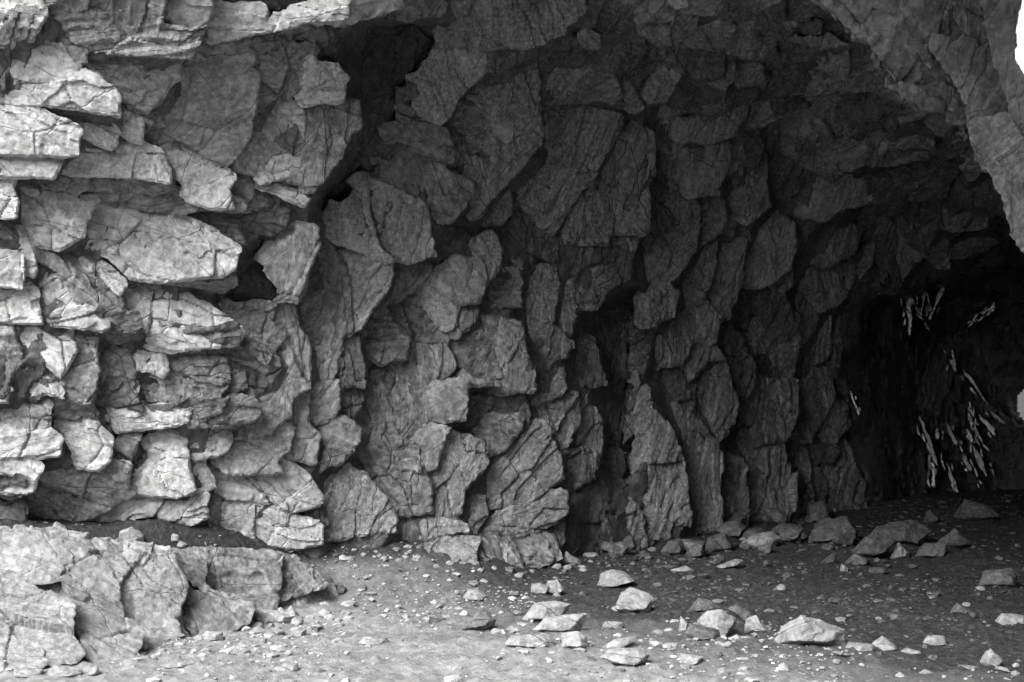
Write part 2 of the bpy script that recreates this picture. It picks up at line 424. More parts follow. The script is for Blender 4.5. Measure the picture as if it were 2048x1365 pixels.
SLABS_MID = """
0|n|.5 0 0|906,860 965,886 976,927 934,979 927,1026 869,1043 868,960 888,900
0|n|.5 .05 -.05|1016,904 1053,864 1093,846 1126,911 1128,955 1070,1002 1026,1013 999,1006 981,944
4|p|.2 -.6 -.4|-30,20 430,0 430,30 300,90 150,125 0,135
4|n|.3 -.8 -.2|450,0 690,0 680,60 640,90 480,110 310,110 430,40
4|n|.3 -.5 -.15|700,0 880,0 800,70 740,80 705,30
4|n|.4 -.7 -.1|720,140 850,30 1000,0 1340,0 1340,110 1310,190 1200,260 1100,270 900,270 680,270 600,240
4|s|.55 -.2 -.05|590,270 870,270 890,300 870,390 830,440 750,520 690,640 640,680 560,630 520,500 500,380 560,320
4|g|.8 -.4 .1|690,640 770,510 870,440 920,470 930,580 950,650 900,770 840,830 720,850 690,760
4|n|.4 .1 -.2|930,480 1050,420 1170,360 1180,480 1170,560 1190,700 1190,770 1100,840 930,880 900,790 1000,740 960,640 940,560
4|n|.5 -.4 -.05|850,890 930,890 1110,850 1190,790 1080,940 1020,1000 920,1100 850,1200 820,1100 830,960
4|g|.6 .1 0|380,580 440,560 530,620 680,690 720,830 710,890 640,860 480,780 390,750 380,650
4|n|.6 -.1 0|300,880 460,800 640,890 810,1000 820,1060 760,1150 690,1220 580,1090 420,1050 320,1000
4|s|.4 .05 -.05|10,1220 110,1090 230,960 240,1130 310,1350 390,1430 180,1350 100,1320
4|s|.4 .05 -.05|240,970 330,1000 560,1090 590,1200 605,1400 500,1440 420,1420 310,1350 245,1130
4|n|.6 -.1 .1|1200,720 1190,600 1400,575 1580,592 1640,640 1600,760 1480,960 1370,1100 1300,1200 1270,1280 1150,1130 1130,1000 1250,860 1210,800
4|n|.5 -.2 -.05|1190,490 1260,380 1330,370 1310,500 1250,590 1190,600
4|g|.5 -.4 -.1|1330,460 1400,390 1530,370 1600,440 1640,560 1570,590 1400,570 1260,590 1310,520
4|n|.6 0 0|1640,640 1660,760 1600,900 1570,1000 1460,1200 1360,1330 1290,1270 1380,1100 1480,960 1590,780
4|n|.35 0 -.2|1670,760 1750,680 1810,740 1815,960 1790,1000 1760,1280 1590,1190 1600,1100 1650,1040 1640,900
4|n|.5 0 -.1|1600,900 1650,1040 1590,1150 1560,1330 1420,1340 1360,1330 1460,1200 1560,1010
4|n|.3 .3 -.15|1590,1200 1755,1250 1755,1290 1580,1280
4|n|.5 0 0|1580,1295 1720,1295 1700,1360 1580,1350
4|n|.4 .2 -.2|1610,430 1680,470 1750,600 1700,620 1640,520
4|d|.4 -.3 0|940,280 1100,280 1090,330 1020,360 940,400 900,380
4|d|.4 -.9 .1|1200,330 1340,290 1550,280 1520,360 1360,380 1210,370
4|d|.4 -.5 0|1270,300 1320,200 1450,250 1500,270 1380,290
4|n|.3 0 -.2|1440,230 1500,210 1510,270 1460,270
4|d|.5 -.4 0|1540,390 1560,290 1750,180 1760,300 1680,410 1600,410
4|n|.4 -.2 -.1|1750,130 1830,30 1911,20 1911,120 1850,140
4|n|.2 .1 -.2|1770,150 1880,140 1905,250 1850,250 1780,200
4|n|.2 .3 -.2|1800,560 1830,500 1940,350 1960,360 1870,540
4|n|.3 -.2 -.1|1340,40 1420,20 1430,60 1360,130 1320,160
4|d|.3 -1 .05|1420,0 1790,0 1700,130 1600,190 1430,200 1370,140 1440,60
4|d|.6 -.2 .1|1030,430 1160,350 1170,370 1050,420 940,470 930,420
4|d|.6 0 .1|1140,1140 1270,1290 1290,1420 1200,1400 1050,1380 1040,1160
4|n|.6 0 .05|950,1100 1020,1010 1030,1150 960,1230 890,1230
4|d|.7 -.1 .05|380,480 500,440 540,520 440,550 380,570
5|n|.5 0 .05|0,60 90,180 130,250 150,420 160,590 100,600 60,440 50,340 30,200
5|s|.35 .05 -.1|130,170 250,140 380,190 390,260 350,360 270,460 190,590 160,600 150,300
5|r|.6 0 0|390,240 440,190 590,220 590,270 550,310 430,420 380,330
5|n|.7 0 .05|360,390 400,330 430,430 500,600 450,610 370,490
5|g|.7 .1 .1|190,600 280,470 360,380 370,500 470,620 440,740 340,750 250,680
5|d|.9 0 .1|590,200 650,130 720,60 760,120 740,200 610,290
5|s|.3 .1 -.12|610,300 750,190 860,190 890,280 870,370 850,420 780,425 700,370
5|s|.4 .1 -.08|560,330 600,310 760,405 720,470 700,560 620,440
5|n|.4 .1 -.15|860,100 940,55 970,130 965,230 890,330 890,220 870,180
5|g|.8 0 .05|970,130 1080,190 1080,460 960,450 890,380 940,260
5|n|.5 .1 0|430,430 560,340 640,450 690,560 680,660 600,640 480,660 500,580
5|n|.5 .1 0|480,670 680,670 720,780 640,850 540,900 410,850 350,760
5|n|.4 .1 -.1|720,560 770,470 850,450 820,540 740,600
5|n|.5 .05 0|730,640 850,560 900,640 970,830 980,900 850,830 780,810 730,740
5|n|.5 0 0|860,480 960,510 960,600 970,720 920,700 870,610
5|n|.45 0 -.15|980,540 1070,540 1110,680 1150,790 1150,910 1010,910 960,750 970,620
5|n|.4 .1 -.04|790,820 850,850 960,870 780,870
5|s|.3 0 -.15|590,940 640,880 780,850 780,1060 690,1070 610,1030
5|g|.6 0 .2|790,880 960,880 1030,960 1020,1050 900,1100 770,1110
5|n|.5 0 -.1|1190,480 1220,250 1280,230 1290,330 1270,500 1250,570 1190,560
5|d|.8 0 .1|1090,470 1110,360 1190,260 1180,460 1150,600 1100,600
5|n|.5 0 0|1150,600 1270,560 1360,640 1330,720 1260,720 1140,680
5|n|.6 0 0|1290,340 1370,300 1380,470 1360,600 1280,580
5|d|.6 -.1 .05|1380,130 1570,110 1690,90 1680,300 1600,320 1590,220 1560,195 1420,225 1370,180
5|n|.4 .1 -.02|1440,240 1560,205 1590,310 1550,335
5|n|.4 .1 -.1|1390,340 1480,360 1500,410 1390,420
5|n|.4 .1 -.1|1480,330 1560,350 1500,460 1380,470 1400,430
5|d|.6 0 .1|1380,640 1490,620 1540,880 1400,870
5|n|.5 0 0|1250,790 1310,780 1320,900 1240,960 1170,960 1240,850
5|n|.5 0 0|1160,960 1250,970 1400,920 1410,1080 1310,1220 1200,1080
5|g|.4 .1 -.05|880,1150 950,1050 1100,1050 1090,1120 1000,1230 900,1260
5|s|.35 0 -.1|530,1170 600,1110 700,1110 640,1240 610,1330 530,1310
5|n|.4 .05 0|420,900 550,900 570,1050 540,1160 450,1160 390,1080 380,970
5|d|.8 0 .15|230,800 350,760 410,880 340,980 270,1090 200,1080 220,950
5|d|.5 .1 0|80,900 220,910 220,960 170,1060 80,1010
5|d|.6 0 0|80,640 190,620 230,760 220,890 100,880 80,760
5|g|.5 .1 -.05|60,1080 150,1070 200,1120 190,1190 100,1300 0,1330 0,1200
5|s|.3 0 -.05|0,560 40,540 100,620 70,800 40,840 0,790
5|n|.3 .1 -.02|0,890 90,850 90,960 70,1060 0,1140
5|g|.3 .3 0|190,1250 330,1180 450,1170 520,1220 520,1340 330,1330
6|n|.3 .1 -.1|0,200 150,110 240,130 360,290 430,410 430,490 270,500 0,540
6|n|.4 0 0|330,110 560,40 620,200 640,370 430,390 380,290 260,140
6|g|.5 .1 0|860,280 940,270 960,380 900,500 860,470
6|g|.4 .2 -.05|1090,340 1220,300 1420,250 1430,380 1300,450 1000,490 950,470 1090,390
6|d|.6 -.1 .05|1370,10 1600,0 1600,170 1430,250 1400,160
6|n|.3 .3 0|440,430 570,400 840,430 840,480 700,510 460,540
"""
SLABS_RIGHT = """
0|n|.4 0 -.05|1362,816 1410,846 1443,890 1446,944 1439,991 1442,1061 1391,1068 1384,1010 1372,930 1366,890
0|n|.5 0 0|1307,816 1344,864 1370,950 1384,1053 1347,1046 1344,1079 1300,1075 1296,950 1300,780
0|n|.45 0 0|1450,893 1487,922 1497,980 1494,1046 1486,1075 1446,1061 1447,950
0|n|.45 0 0|1476,857 1505,857 1520,893 1571,890 1589,950 1596,948 1589,1024 1578,1053 1534,1046 1505,1024 1497,960 1483,908
7|n|.5 -.3 0|140,50 280,60 270,180 140,250 120,140
7|p|.3 -.3 -.3|130,0 230,0 220,40 170,50
7|n|.3 0 -.1|380,370 450,350 460,450 420,500 380,470
7|n|.3 -.1 -.05|530,380 620,380 620,480 520,480
7|d|.4 -.6 0|550,250 680,260 710,340 640,360 580,330
7|n|.2 0 -.2|930,320 1080,260 1075,460 1030,440
7|n|.3 .3 -.1|890,250 1010,230 1080,260 950,280
7|n|.4 -.2 0|810,390 900,420 1050,470 1050,510 890,520
7|n|.3 -.1 -.1|550,600 570,540 720,530 730,640 620,710 560,680
7|d|.4 -.2 -.05|730,530 790,520 880,600 730,625
7|d|.3 -.8 0|410,50 550,20 740,20 740,120 560,120 420,110
7|n|.2 0 -.1|780,120 820,150 790,165
7|d|.3 0 -.1|880,130 940,130 930,200 880,190
7|n|.3 .2 -.1|780,230 860,240 830,255
7|d|.4 -.6 0|760,20 980,20 1060,130 960,120 880,120 780,110
7|n|.25 -.1 -.15|990,790 1130,780 1330,830 1540,830 1540,880 1340,910 1150,915 1100,940 1010,910 985,840
7|d|.3 -.3 0|1270,650 1480,620 1500,680 1330,710
7|n|.3 -.2 0|1330,760 1540,740 1550,820 1350,820
7|d|.3 -.3 0|1560,780 1700,790 1850,910 1700,890 1550,840
7|n|.2 0 -.2|1530,640 1600,610 1640,700 1600,750 1540,690
7|d|.4 -.2 0|1360,920 1640,880 1700,920 1620,1090 1500,1100 1400,1000
7|s|.3 0 -.1|920,960 1030,940 1200,970 1240,1040 1220,1100 1120,1130 1020,1150 960,1210 850,1180 920,1040
7|d|.5 0 .05|640,870 830,810 880,900 880,1000 820,1060 770,1100 680,1070 650,980
7|n|.45 0 -.05|200,820 440,770 450,850 400,980 380,1070 260,1080 240,950
7|n|.4 -.2 -.1|210,700 420,640 540,560 540,620 440,750 300,800 190,780
7|n|.4 -.3 0|230,590 330,540 450,530 440,590 330,630 250,620
7|r|.6 0 0|110,880 160,820 230,900 250,1040 290,1150 270,1230 160,1210
7|n|.5 0 0|290,1090 400,1070 420,1180 400,1270 290,1340
7|r|.4 0 -.05|430,1100 500,1090 510,1200 450,1270
7|n|.5 0 0|540,900 630,830 650,1000 660,1130 540,1220 510,1100
7|n|.3 -.1 -.05|1620,1190 1800,1150 1850,1240 1680,1265 1610,1240
7|d|.5 0 0|0,1060 150,1180 90,1270 0,1350
7|d|.5 -.3 0|1250,980 1380,1010 1450,1090 1350,1190 1230,1160
7|n|.3 .1 -.1|920,690 960,700 1000,770 960,740
7|d|.4 -.3 0|1060,500 1180,530 1170,560 1080,550
7|n|.3 .2 -.1|1170,430 1270,480 1370,550 1390,570 1290,530
7|d|.4 -.3 0|1120,700 1250,660 1300,710 1180,730
9|n|.5 0 0|0,160 100,90 130,160 100,240 40,300 0,260
9|n|.45 0 -.05|100,60 200,0 280,0 260,120 160,290 70,340 40,300 130,200
9|r|.5 0 0|0,400 110,310 180,380 130,500 40,560 0,540
9|n|.5 0 0|190,330 270,240 310,130 380,90 340,280 320,400 270,440 200,420
9|n|.5 0 0|330,380 400,210 450,130 520,90 510,280 480,400 430,520 400,500 370,430
9|s|.45 0 0|520,200 600,60 700,-60 790,0 800,130 770,230 660,330 580,340 530,310
9|n|.35 .1 -.05|700,250 790,230 790,310 720,390 670,370
9|n|.4 .1 -.05|270,460 330,430 400,500 370,650 270,620
9|n|.5 0 0|40,650 110,520 250,440 260,620 180,760 60,780 30,720
9|n|.4 .1 -.05|180,770 260,640 370,670 420,740 330,740 240,840
9|d|.5 0 0|120,900 60,780 180,780 250,890 260,1040 180,1070
9|n|.45 0 -.05|270,850 420,760 440,850 490,980 440,1150 380,1190 300,1000 260,930
9|d|.6 0 .05|400,620 440,560 520,640 590,780 590,850 540,930 490,970 450,830
9|r|.5 0 0|530,560 640,500 800,480 830,640 810,820 720,850 700,700 600,700
9|n|.5 0 0|490,1000 600,830 720,870 810,850 800,1050 750,1180 600,1200 560,1080 480,1100
9|n|.5 0 0|850,250 1140,200 1130,330 1040,440 980,470 930,400 870,330
9|n|.5 0 .05|850,360 970,430 900,600 830,680 820,500 800,400
9|n|.5 0 0|820,870 880,800 1000,800 1010,940 940,1090 890,1180 820,1160 800,1000
9|n|.4 0 -.05|950,1090 1000,960 1090,980 1110,1090 1030,1180
9|n|.6 0 0|1100,960 1140,1000 1150,1100 1080,1170 1120,1090
9|n|.5 0 .05|930,620 1000,490 1000,700 900,780 830,800 900,690
9|d|.6 0 0|1000,700 1050,480 1060,680 1010,830
9|n|.5 0 0|1150,290 1240,110 1230,200 1150,310
9|n|.4 -.2 0|870,200 1000,120 960,60 1050,30 1180,30 1130,150 980,230
9|d|.4 .1 0|900,1180 1000,1180 1060,1230 1020,1300 940,1290
9|d|.4 -.3 0|1650,150 1840,60 1900,100 1830,160 1690,190
9|d|.3 0 0|1580,640 1700,700 1640,880 1590,1030 1470,980 1510,800
8|n|.5 .1 -.05|780,330 830,290 825,340 790,390
11|d|.4 -.2 0|1420,900 1560,760 1740,860 1700,940 1500,970
11|d|.4 -.2 0|1500,640 1760,480 1880,700 1880,840 1600,760
11|d|.4 -.2 0|1380,1130 1640,1010 1680,1080 1420,1220
11|d|.4 0 0|700,460 900,430 1040,560 1030,680 900,760 740,700
"""
# the wet back wall: slivers and plates that glisten
WET = """
12|w|.05 .08 -.1|430,90 495,80 490,150 470,200 505,240 505,320 490,430 465,430 470,330 440,260 450,180
12|w|.02 .1 -.1|550,110 600,130 580,200 560,250 555,330 545,330 550,240
12|w|.1 .1 -.1|685,90 695,130 670,200 640,260 600,340 590,330 620,270 630,210 660,150
12|w|.1 .05 -.1|720,515 735,520 755,600 745,640 700,590 690,570 728,575
12|w|.1 .05 -.1|780,620 830,650 870,720 930,820 890,790 840,710 800,670
12|w|.05 .1 -.1|530,880 560,920 600,1000 635,1130 635,1165 600,1130 580,1030 550,960
12|w|.05 .1 -.1|600,1150 620,1160 630,1290 610,1280
12|w|.05 .12 -.15|835,1060 860,1070 910,1140 930,1220 915,1230 850,1170
12|w|.05 .12 -.15|780,1110 820,1150 840,1190 820,1200 790,1160
12|w|.1 .08 -.1|870,880 930,920 980,990 960,1000 900,930
12|w|.1 .08 -.1|940,850 990,880 1030,930 1000,930 950,890
12|w|.05 .1 -.1|690,1150 720,1210 760,1320 740,1320 700,1230
12|w|.05 .05 -.1|690,920 710,960 760,1050 740,1050 700,990
12|w|.05 .05 -.1|640,950 660,1000 640,1020 615,1000
12|w|0 .05 -.1|140,740 165,800 195,860 190,885 165,830
12|w|.05 .05 -.1|810,960 840,1030 830,1050 805,980
12|w|.2 .05 -.1|815,390 850,310 870,310 840,360
12|w|.2 .05 -.1|890,300 960,255 970,265 900,310
"""
OUTCROP = """
3|d|.5 .5 0|1000,640 1090,750 1050,900 1070,1000 1130,1100 1260,1080 1200,860 1140,780 1080,660
3|s|.3 .5 0|0,460 250,480 310,540 350,640 360,760 240,770 120,720 0,640
3|p|.3 .5 -.13|0,650 130,725 230,800 400,850 440,920 420,1080 500,1200 450,1230 280,1250 230,1290 60,1320 0,1320
3|p|.4 .5 0|305,500 480,530 600,640 700,800 720,960 560,900 420,830 365,760 345,620
3|p|.5 .5 0|480,515 650,560 850,560 1000,620 1090,760 1040,900 1060,990 1110,1090 850,1070 725,965 705,800 620,660
3|p|.4 .5 -.05|430,870 560,905 715,980 830,1060 840,1120 790,1200 560,1240 490,1200 440,1000
3|d|.6 .3 -.08|1000,600 1200,640 1210,800 1250,870 1130,790 1060,680
3|d|.3 .4 .05|1220,580 1650,590 1660,740 1610,930 1500,980 1230,850 1220,650
3|d|.4 .5 .1|1655,600 1760,630 1900,730 1970,780 1980,850 1900,950 1700,970 1600,930 1660,740
3|d|.4 .5 -.12|1130,830 1330,840 1490,910 1460,990 1330,1060 1170,1080 1080,980
"""
OUTCROP2 = """
6|n|.3 .5 0|530,570 700,515 900,515 890,600 920,770 820,770 640,690 560,630
6|g|.4 .4 0|905,515 1080,505 1180,690 1140,720 960,760 930,740 895,610
6|g|.4 .4 .03|1090,515 1270,495 1330,640 1320,665 1190,690
6|n|.4 .3 .05|1290,495 1330,495 1390,630 1340,645
"""
ARCH = """
10|n|.3 -.2 -.05|680,0 1290,0 1420,160 1490,310 1410,400 1260,300 1190,310 1000,220 900,120 760,100 690,50
10|n|.3 -.15 -.1|1290,0 1590,0 1640,140 1700,380 1640,420 1500,320 1430,160
10|n|.35 -.15 -.12|1595,0 1980,-300 1975,20 1950,60 1940,160 1940,250 1955,400 1940,460 1935,560 1980,660 2035,730 2400,1300 2200,1500 1960,1100 1880,860 1800,560 1705,385 1650,150
10|n|.3 -.15 -.1|1200,310 1260,305 1410,405 1495,330 1640,425 1700,400 1800,570 1870,850 1890,1030 1700,1090 1560,1060 1540,960 1430,780 1330,640 1240,490 1190,400
10|n|.3 -.1 -.12|1560,1070 1700,1095 1890,1040 1960,1110 2200,1500 2300,1900 2040,1900 1860,1500 1800,1440 1700,1560 1580,1365 1545,1200
11|n|.3 -.1 -.1|1550,150 1700,310 1760,430 1800,500 1810,570 1870,640 1900,850 1920,960 1990,1030 2040,1150 2100,1180 2300,1700 2500,1600 2200,900 2050,750 1860,380 1800,330 1700,420 1600,240
10|r|.5 -.4 .05|140,20 270,0 560,0 560,60 470,120 440,180 330,180 280,90
10|r|.5 -.3 .05|430,280 470,170 560,60 620,20 690,160 760,290 830,330 600,350 510,360
10|d|.7 -.5 .2|610,10 700,60 850,120 850,220 800,290 760,280 690,150
10|n|.5 -.2 0|860,130 1000,225 1190,315 1200,420 1140,420 950,330 910,280 820,280
10|n|.5 -.3 0|690,400 840,360 960,400 1060,480 950,560 890,640 740,640 690,560 680,500
10|n|.4 -.2 0|840,660 900,640 960,560 1070,490 1220,640 1300,740 1250,780 930,760 810,780 790,720
10|d|.5 -.5 .05|1060,440 1150,430 1240,560 1330,700 1540,950 1530,990 1460,880 1310,730 1150,560
10|n|.4 -.2 0|800,780 930,770 1260,790 1310,750 1470,900 1540,1020 1460,1040 1150,980 960,880
10|n|.5 -.5 .05|970,880 1150,985 1140,1000 1050,1000
10|n|.5 -.3 .05|1330,1040 1470,1045 1550,1100 1540,1140 1370,1110
"""
HOLES = [  # deep dark clefts in the wall (outline, extra depth)
    (4, "230,140 480,130 600,230 500,350 380,480 370,600 200,850 60,1120 30,1100 170,850 210,760 205,300", .28),
    (2, "1310,200 1440,190 1440,240 1500,330 1520,410 1440,400 1250,420 1230,400 1300,330", .25),
    (5, "1485,480 1660,430 1665,560 1640,760 1625,1000 1610,1280 1530,1290 1550,1000 1530,700", .45),
    (6, "1420,420 1480,280 1620,170 1660,60 1760,0 1780,60 1740,260 1700,350 1560,420", .3),
    (7, "0,0 0,0 0,0", 0.0),
]
# ------------------------------------------------------------------ geometry helpers
class Sheet:
    """smooth depth sheet through a few measured points"""
    def __init__(self, pts):
        p = np.array(pts, dtype=np.float64)
        self.c = p[:, :2] / 1000.0
        n = len(p)
        A = np.zeros((n + 3, n + 3))
        A[:n, :n] = _tps_k(((self.c[:, None] - self.c[None]) ** 2).sum(-1)) + np.eye(n) * 1e-3
        A[:n, n] = 1; A[:n, n + 1:] = self.c
        A[n, :n] = 1; A[n + 1:, :n] = self.c.T
        self.w = np.linalg.solve(A, np.concatenate([p[:, 2], np.zeros(3)]))
        self.n = n
    def __call__(self, px, py):
        q = np.stack([np.ravel(px), np.ravel(py)], -1) / 1000.0
        o = _tps_k(((q[:, None] - self.c[None]) ** 2).sum(-1)) @ self.w[:self.n] + self.w[self.n] + q @ self.w[self.n + 1:]
        return o.reshape(np.shape(px))
    def slopes(self, px, py):
        Y = float(self(px, py)); a, b = (px - CX) / F, (CY - py) / F
        dx = (float(self(px + 30, py)) - float(self(px - 30, py))) / 60
        dy = (float(self(px, py + 30)) - float(self(px, py - 30))) / 60
        return Y, dx / max(Y / F + a * dx, 1e-4), -dy / max(Y / F - b * dy, 1e-4)

def resample(poly, step):
    out = []
    n = len(poly)
    for i in range(n):
        p, q = poly[i], poly[(i + 1) % n]
        k = max(1, int(np.hypot(*(q - p)) / step))
        for t in range(k):
            out.append(p + (q - p) * t / k)
    return np.array(out)

def warp_px(p, amp=1.0):
    z = np.zeros(len(p))
    a = np.stack([p[:, 0] / 70, p[:, 1] / 70, z + 1.3], -1)
    c = np.stack([p[:, 0] / 16, p[:, 1] / 16, z + 7.9], -1)
    w = np.stack([fbm(a, 2, 5) * 4 + fbm(c, 3, 9, gain=.65) * 3.4, fbm(a + 31.7, 2, 6) * 4 + fbm(c + 11.3, 3, 10, gain=.65) * 3.4], -1)
    return p + w * amp

def inside(poly, pts):
    x, y = pts[:, 0], pts[:, 1]
    res = np.zeros(len(pts), dtype=bool)
    px, py = poly[:, 0], poly[:, 1]
    qx, qy = np.roll(px, -1), np.roll(py, -1)
    for i in range(len(poly)):
        if py[i] == qy[i]: continue
        c = ((py[i] > y) != (qy[i] > y)) & (x < (qx[i] - px[i]) * (y - py[i]) / (qy[i] - py[i]) + px[i])
        res ^= c
    return res

def nearest(poly, pts):
    a = poly; b = np.roll(poly, -1, axis=0)
    d = b - a
    L2 = (d ** 2).sum(-1) + 1e-12
    dist = np.empty(len(pts)); near = np.empty_like(pts)
    for s in range(0, len(pts), 4000):
        p = pts[s:s + 4000]
        t = np.clip((((p[:, None] - a[None]) * d[None]).sum(-1)) / L2[None], 0, 1)
        q = a[None] + t[..., None] * d[None]
        e = ((p[:, None] - q) ** 2).sum(-1)
        k = e.argmin(1)
        dist[s:s + 4000] = np.sqrt(e[np.arange(len(p)), k])
        near[s:s + 4000] = q[np.arange(len(p)), k]
    return dist, near

def cells(p, seed, jitter=.9):
    """irregular plates: for each point the plate's three random numbers, the offset from its centre and the distance to its border"""
    i = np.floor(p).astype(np.int32)
    f1 = np.full(len(p), 9.0); f2 = np.full(len(p), 9.0)
    rnd = np.zeros((len(p), 3)); off = np.zeros((len(p), 2))
    for dx in (-1, 0, 1):
        for dy in (-1, 0, 1):
            cx, cy = i[:, 0] + dx, i[:, 1] + dy
            hs = [(_hash(cx, cy, np.full_like(cx, k), seed) & np.uint32(0xffff)) / 65535.0 for k in range(5)]
            o = p - np.stack([cx + .5 + (hs[0] - .5) * jitter, cy + .5 + (hs[1] - .5) * jitter], -1)
            d = np.sqrt((o ** 2).sum(-1))
            m = d < f1
            f2 = np.where(m, f1, np.minimum(f2, d))
            f1 = np.where(m, d, f1)
            rnd[m] = np.stack(hs[2:], -1)[m]
            off[m] = o[m]
    return rnd, off, f2 - f1

RK = {  # plates, small plates, streaks, layers, cracks, roughness
    'n': (1.0, 1.0, .7, 1.0, 1.0, 1.0), 's': (.45, .5, .5, .6, .8, .7), 'p': (.9, .9, .6, .9, 1.0, .9), 'g': (.8, .8, 2.2, 1.7, .7, 1.0),
    'r': (1.3, 1.7, .8, 1.2, 1.2, 1.5), 'u': (.7, .8, 2.0, 1.8, .6, 1.0), 'd': (1.1, 1.2, 1.0, 1.2, 1.0, 1.1), 'w': (.12, .18, .5, .12, .4, .28)}

def relief(P, g, seed, kind, size):
    """height of the rock surface above its cleavage plane, in metres"""
    kp, ks, kg, kl, kc, kr = RK[kind]
    g3 = np.stack([g[:, 0], g[:, 1], np.full(len(g), seed * 1.37)], -1)
    sc = min(1.0, size * 1.6)
    w = np.stack([fbm(P * 3.0, 3, 23, gain=.6), fbm(P * 3.0 + 9.1, 3, 24, gain=.6)], -1)
    h = fbm(P * 1.1, 2, 21) * 0.035 * sc
    gw = g + w * 0.02
    r, o, e = cells(gw * np.array([2.2, 3.6]) + seed * 7.31, 201 + seed)
    h = h + kp * sc * ((r[:, 0] - .5) * 0.035 + ((r[:, 1] - .5) * o[:, 0] + (r[:, 2] - .5) * o[:, 1]) * 0.075)
    h = h - kc * 0.013 * np.exp(-(e / 0.022) ** 2)
    r, o, e = cells(gw * np.array([6.0, 11.0]) + seed * 3.77, 401 + seed)
    m = sstep(-.12, .25, perlin(P * 2.1, 27))
    h = h + ks * sc * (.25 + .75 * m) * ((r[:, 0] - .5) * 0.012 + ((r[:, 1] - .5) * o[:, 0] + (r[:, 2] - .5) * o[:, 1]) * 0.016)
    lam = fbm(g3 * np.array([.5, 1.5, 1.0]) + w[:, :1] * .08, 3, 41, gain=.4)
    h = h + (terrace(lam * 4.0 + 10, .93) - 10 - lam * 3.0) * 0.017 * kl
    h = h + fbm(g3 * np.array([1.3, 15.0, 1.0]) + w[:, :1] * .5, 3, 31, gain=.55) * 0.007 * kg
    h = h + fbm(P * 22, 3, 81, gain=.62) * 0.006 * kr
    return h

def offset_px(p, g, lap=None):
    d = np.roll(p, -2, 0) - np.roll(p, 2, 0)
    n = np.stack([d[:, 1], -d[:, 0]], -1)
    n /= np.linalg.norm(n, axis=1)[:, None] + 1e-9
    area = (p[:, 0] * np.roll(p[:, 1], -1) - np.roll(p[:, 0], -1) * p[:, 1]).sum()
    if area < 0: n = -n
    w = fbm(np.stack([p[:, 0] / 40, p[:, 1] / 40, np.full(len(p), 3.3)], -1), 2, 15)
    G = g * (1 + .8 * w)
    if lap is not None: G = G + lap[2] * np.clip(n[:, 0] * lap[0] + n[:, 1] * lap[1], 0, 1) ** .7
    return p + n * G[:, None]

def lap_of(c):
    """plates of the deeper wall run on underneath their left neighbour, those of the near wall underneath the one above"""
    t = float(np.clip((c[0] - 480) / 160, 0, 1))
    d = np.array([-.35 - .6 * t, -.9 + .75 * t])
    d /= np.linalg.norm(d)
    return (d[0], d[1], 20.0)

def plane_hit(poly, P0, nx, nz):
    a = (poly[:, 0] - CX) / F; b = (CY - poly[:, 1]) / F
    den = np.maximum(1 - nx * a - nz * b, 0.12)
    Y = (P0[1] - nx * P0[0] - nz * (P0[2] - EYE)) / den
    return np.stack([a * Y, Y, b * Y + EYE], -1)

HOLE_POLYS = [outline(w_, p_) for w_, p_, x_ in HOLES if x_ > 0]
SPECS = []
RASTER = []          # (pixel outline, P0, nx, nz) of every wall slab, for the sheet of rock behind them
_seed = [0]

